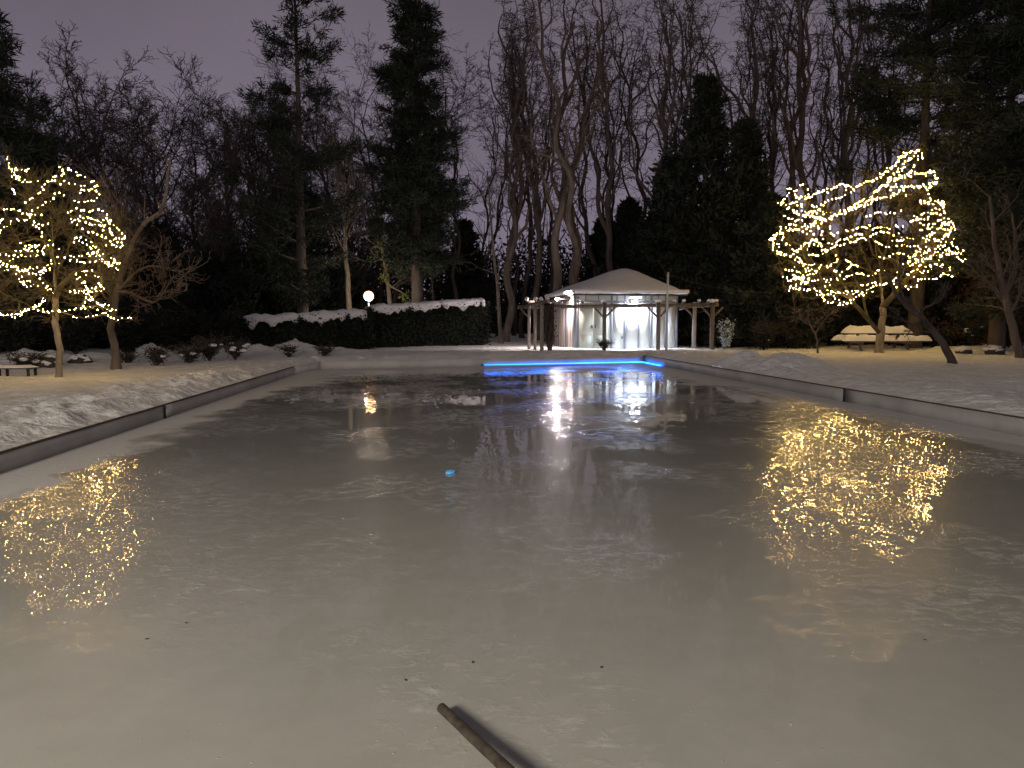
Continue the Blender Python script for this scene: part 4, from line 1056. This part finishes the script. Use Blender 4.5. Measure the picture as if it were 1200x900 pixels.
LS = [ZL(s) for s in [
 [(22,32),(38,72),(70,95),(100,103),(112,72)], [(212,85),(250,88),(290,108),(330,125),(357,142),(345,162),(300,162),(268,175),(250,165)],
 [(90,212),(122,195),(150,172),(182,160),(165,140),(200,122),(222,150)], [(-60,300),(0,285),(10,248),(50,235),(78,235),(100,248),(140,262),(185,265)],
 [(240,252),(275,225),(320,235),(370,240),(400,275),(430,320),(462,335),(430,347),(390,320),(340,290),(290,272),(250,260)],
 [(-40,410),(0,400),(60,390),(110,380),(150,375),(200,355),(218,368)], [(50,350),(80,355),(120,365),(160,378)],
 [(250,335),(290,325),(322,345),(350,385),(380,412),(442,432),(400,425),(355,400),(300,407),(220,400)],
 [(-60,440),(0,435),(50,440),(80,458),(130,450),(180,432),(212,402)], [(50,460),(70,512),(90,490),(115,490),(150,520),(205,535)],
 [(265,492),(290,465),(330,460),(372,460)], [(250,532),(300,522),(340,520),(382,515)], [(268,492),(312,500),(332,540),(352,572),(382,590),(435,590)],
 [(-50,600),(0,610),(40,627),(70,600),(110,602),(140,577),(157,540)], [(70,600),(150,607),(220,600),(290,600),(345,590),(400,625),(440,642),(497,630)],
 [(250,622),(300,627),(350,615),(400,625)], [(40,120),(82,132)], [(45,155),(60,190)], [(100,240),(130,298),(150,330),(205,355)], [(300,590),(330,560),(320,530)],
 [(180,440),(150,470),(170,500),(195,530)], [(340,290),(375,265),(410,300)], [(0,415),(30,450),(60,445),(90,470)], [(195,125),(230,110),(225,85)], [(-80,200),(-30,250),(-60,330),(-20,380)], [(-90,520),(-40,500),(0,560)],
 [(365,515),(350,500),(330,530)], [(330,410),(345,380),(400,365)],
]]
LS = LS + [[(x * .92 + 55 * .08 + 5, y * .92 + 290 * .08 + 7) for x, y in s] for s in LS[:14]]
cL = at(55, 290, 15.5)
def dL(px, py, si):
    x = (px - 55) / 100; y = (py - 285) / 95; k_ = max(0, 1 - x * x - y * y)
    return -1.25 * math.sqrt(k_) * (1 if si < 27 else -.9) * .8
def crownL(rg):
    P = rg.normal(0, 1, (260, 3)); P /= np.linalg.norm(P, axis=1, keepdims=True); P *= rg.uniform(.3, 1, (260, 1)) ** .5
    return P * [1.7, 1.3, 1.55] + cL
trL = [[(68, 443), (69, 410), (65, 380), (64, 350), (64, 320), (62, 290), (60, 255)],
       [(64, 355), (50, 340, -.2), (30, 320, -.4), (10, 300, -.4)], [(64, 345), (80, 325, -.3), (105, 305, -.5), (130, 295, -.4)],
       [(62, 290), (72, 250), (75, 215), (72, 195)], [(62, 285), (48, 255), (35, 230), (25, 205)], [(63, 330), (80, 290, .4), (95, 250, .5), (105, 225, .5)]]
lit_tree(trL, 15.5, LS, dL, 32, 'small bare tree at the left with straight trunk wound with warm lights', 'strings of warm white lights wound through the small left hand tree', crownL, .062, M['bark_pale'], cL, twigs=3200, spacing=.076, bulb_r=.0078)

# other bare trees on the banks
px_tree([([(136, 432), (135, 410), (130, 388), (135, 355), (140, 325), (150, 300), (163, 268), (190, 245), (196, 215), (200, 185)], .105, .025),
         ([(133, 365), (128, 345), (120, 325), (112, 300)], .06, .02), ([(141, 342), (160, 345), (182, 355), (195, 340), (202, 325)], .05, .015),
         ([(140, 325), (137, 290), (138, 255), (128, 230), (118, 205)], .07, .02), ([(152, 297), (148, 280), (142, 262)], .04, .015), ([(135, 350), (160, 320), (185, 312), (205, 318)], .04, .012)],
        18.4, 'forked crooked bare tree just right of the left lit tree', M['bark'], seed=12, kids=14, klen=.8)
px_tree([([(1116, 427), (1108, 408), (1097, 392), (1083, 375), (1066, 362), (1050, 345), (1040, 320)], .115, .04),
         ([(1086, 378), (1080, 365), (1092, 355), (1104, 350), (1112, 330)], .045, .015), ([(1066, 362), (1055, 330), (1060, 300), (1075, 270)], .05, .015), ([(1083, 375), (1070, 380), (1055, 372)], .04, .012)],
        20.8, 'dark leaning trunk in front of the right lit tree, slanting up to the left', M['bark_dark'], seed=13, kids=6, klen=.6)
px_tree([([(1197, 421), (1190, 395), (1183, 365), (1176, 340), (1170, 310), (1164, 270), (1160, 230)], .15, .04),
         ([(1178, 345), (1188, 320), (1190, 290), (1186, 250)], .08, .03), ([(1184, 370), (1194, 350), (1200, 330)], .05, .02)],
        24, 'bare forked tree at the right edge of the view', M['bark'], seed=14, kids=12, klen=1.4)
px_tree([([(959, 411), (957, 398), (951, 383), (945, 372)], .045, .015), ([(956, 392), (964, 378), (975, 366)], .025, .01), ([(951, 383), (940, 376), (926, 370)], .02, .01)],
        27.5, 'small bare sapling between the snow mound and the picnic table', M['bark'], seed=15, kids=7, klen=.6)

# ------------------------------------------------------------------ picnic table under snow
tc_ = at(1027, 409, 30.0); gz = ground_z(tc_[0], tc_[1])
tb_ = thing('picnic_table', 'timber picnic table with thick snow on top and benches, behind the right lit tree', 'picnic table', (tc_[0], tc_[1], gz), math.radians(2))
s1 = 30.0 / F
for y in (-.28, -.1, .1, .28): MB().box((0, y, .60), (2.55, .15, .045)).build('top_plank', M['wood'], tb_, False)
for y in (-.72, .72): MB().box((0 if y < 0 else .1, y, .30), (3.2, .26, .045)).build('bench_seat', M['wood'], tb_, False)
for x in (-.95, .95):
    MB().box((x, 0, .24), (.07, 1.5, .09)).build('cross_rail', M['wood'], tb_, False)
    for s_ in (-1, 1): MB().bar((x + .05, s_ * .55, -.1), (x + .05, s_ * .2, .575), .08, .09).build('leg', M['wood'], tb_, False)
def slab(x0, x1, y0, y1, z, h, seed):
    nx_, ny_ = 34, 12; V = []
    for j in range(ny_ + 1):
        for i in range(nx_ + 1):
            u, v = i / nx_, j / ny_; e = (min(1, min(u, 1 - u) * 9) ** .45) * (min(1, min(v, 1 - v) * 3.5) ** .45)
            V.append((x0 + (x1 - x0) * u, y0 + (y1 - y0) * v, z - .01 + (h * (1 + .35 * fbm(u * 6 + seed, v * 2, seed))) * e))
    Q = [[j * (nx_ + 1) + i, j * (nx_ + 1) + i + 1, (j + 1) * (nx_ + 1) + i + 1, (j + 1) * (nx_ + 1) + i] for j in range(ny_) for i in range(nx_)]
    return MB().add(V, Q).build('snow_slab', M['snow_soft'], tb_)
slab(-1.36, 1.32, -.38, .38, .63, .26, 1); slab(-1.72, .35, -.88, -.56, .33, .22, 2); slab(.45, 1.78, -.88, -.56, .33, .20, 3); slab(-1.5, 1.7, .56, .9, .33, .2, 4)

# ------------------------------------------------------------------ low bench at the left edge
bc = at(10, 443, 16.3); gz = ground_z(bc[0], bc[1])
bn = thing('park_bench', 'low dark bench with a thin layer of snow cut by the left edge', 'bench', (bc[0], bc[1], gz), math.radians(4))
for y in (-.13, 0, .13): MB().box((-.25, y, .20), (1.7, .10, .03)).build('seat_slat', M['iron'], bn, False)
for x in (-1.0, -.1, .5): 
    for y in (-.14, .14): MB().box((x, y, .06), (.045, .045, .25)).build('leg', M['iron'], bn, False)
V = [];
for i in range(31):
    for j in range(7): 
        u, v = i / 30, j / 6; e = (min(1, min(u, 1 - u) * 10) ** .5) * (min(1, min(v, 1 - v) * 4) ** .5); V.append((-1.1 + 1.7 * u, -.19 + .38 * v, .21 + .055 * e * (1 + .4 * fbm(u * 5, v, 3))))
MB().add(V, [[i * 7 + j, (i + 1) * 7 + j, (i + 1) * 7 + j + 1, i * 7 + j + 1] for i in range(30) for j in range(6)]).build('snow_layer', M['snow_soft'], bn)

# ------------------------------------------------------------------ small things on the ice
hA = ground(517, 829, .035); hB = at(620, 935, 2.05); 
hB = ground(640, 944, .11)
sh = thing('snow_shovel', 'snow shovel lying on the near ice, only its dark worn handle in view', 'shovel', hA)
d = hB - hA; n = 24; P = np.array([d * t for t in np.linspace(0, 1.6, n)]); 
rr = np.full(n, .0195); rr[0] = .015; P[1] = d * .006; rr[1] = .0188; P[:, :2] += rng.normal(0, .0008, (n, 2))
MB().tubes(P, rr, 14, cap=True).build('handle', M['handle'], sh)
e = P[-1]; du = unit(np.array([d[0], d[1], 0])); sd = np.array([-du[1], du[0], 0]); V = []
for i in range(9):
    for j in range(9):
        u, v = i / 8 - .5, j / 8; V.append(e + sd * u * .5 + du * (v * .36 - .04) + np.array([0, 0, -e[2] - hA[2] + .012 + (.30 * (1 - v) ** 2) + .05 * (2 * u) ** 2]))
MB().add(V, [[i * 9 + j, (i + 1) * 9 + j, (i + 1) * 9 + j + 1, i * 9 + j + 1] for i in range(8) for j in range(8)]).build('scoop', M['scoop'], sh)
bs = ground(527, 554, .004)
V = [(-.035, -.05, 0), (0, -.085, .004), (.045, -.03, .006), (.05, .05, .003), (.01, .08, .008), (-.04, .04, .002)]; V += [(x, y, z + .008) for x, y, z in V]
tag(MB().add(V, Q=[[i, (i + 1) % 6, (i + 1) % 6 + 6, i + 6] for i in range(6)] + [[6, 7, 8, 9], [6, 9, 10, 11]]).build('blue_scrap', M['blue_scrap']), 'tiny blue scrap with an added faint glow lying on the ice left of centre', 'scrap').location = Vector(bs)
for i, (px, py, lab) in enumerate(((475, 797, 'tiny dark leaf bit left of the shovel tip'), (554, 776, 'tiny dark leaf bit above the shovel tip'), (705, 782, 'dark crumb of leaf right of the shovel'), (172, 749, 'dark leaf crumb under the left light reflections'), (1084, 750, 'dark leaf crumb under the right light reflections'), (218, 730, 'small dark fleck right of the left light reflections'))):
    p = ground(px, py, .003); rg = np.random.default_rng(i); a = rg.uniform(0, 3.1); c_, s_ = math.cos(a), math.sin(a)
    V = [(-.010, 0, 0), (-.003, .004, .002), (.009, .0015, .001), (.0015, -.004, .0015), (-.010, 0, .002), (-.003, .004, .004), (.009, .0015, .003), (.0015, -.004, .0035)]
    V = [(x * c_ - y * s_, x * s_ + y * c_, z) for x, y, z in V]
    tag(MB().add(V, [[0, 3, 2, 1], [4, 5, 6, 7], [0, 1, 5, 4], [1, 2, 6, 5], [2, 3, 7, 6], [3, 0, 4, 7]]).build('dead_leaf', M['leaf_dry']), lab, 'leaf', 'dark leaf bits frozen on the near ice').location = Vector(p)
# dark stick on the snow mound at the right
p = at(879, 422, 22.3); gz = ground_z(p[0], p[1])
tag(MB().tubes(np.array([[-.16, 0, .02], [-.05, -.02, .05], [.06, .0, .03], [.17, -.03, .06]]), np.array([.02, .035, .04, .015]), 7, cap=True).build('dead_branch', M['bark_dark']), 'short dark piece of branch lying on the snow mound right of the rink', 'branch').location = (p[0], p[1] - .3, ground_z(p[0], p[1] - .3))
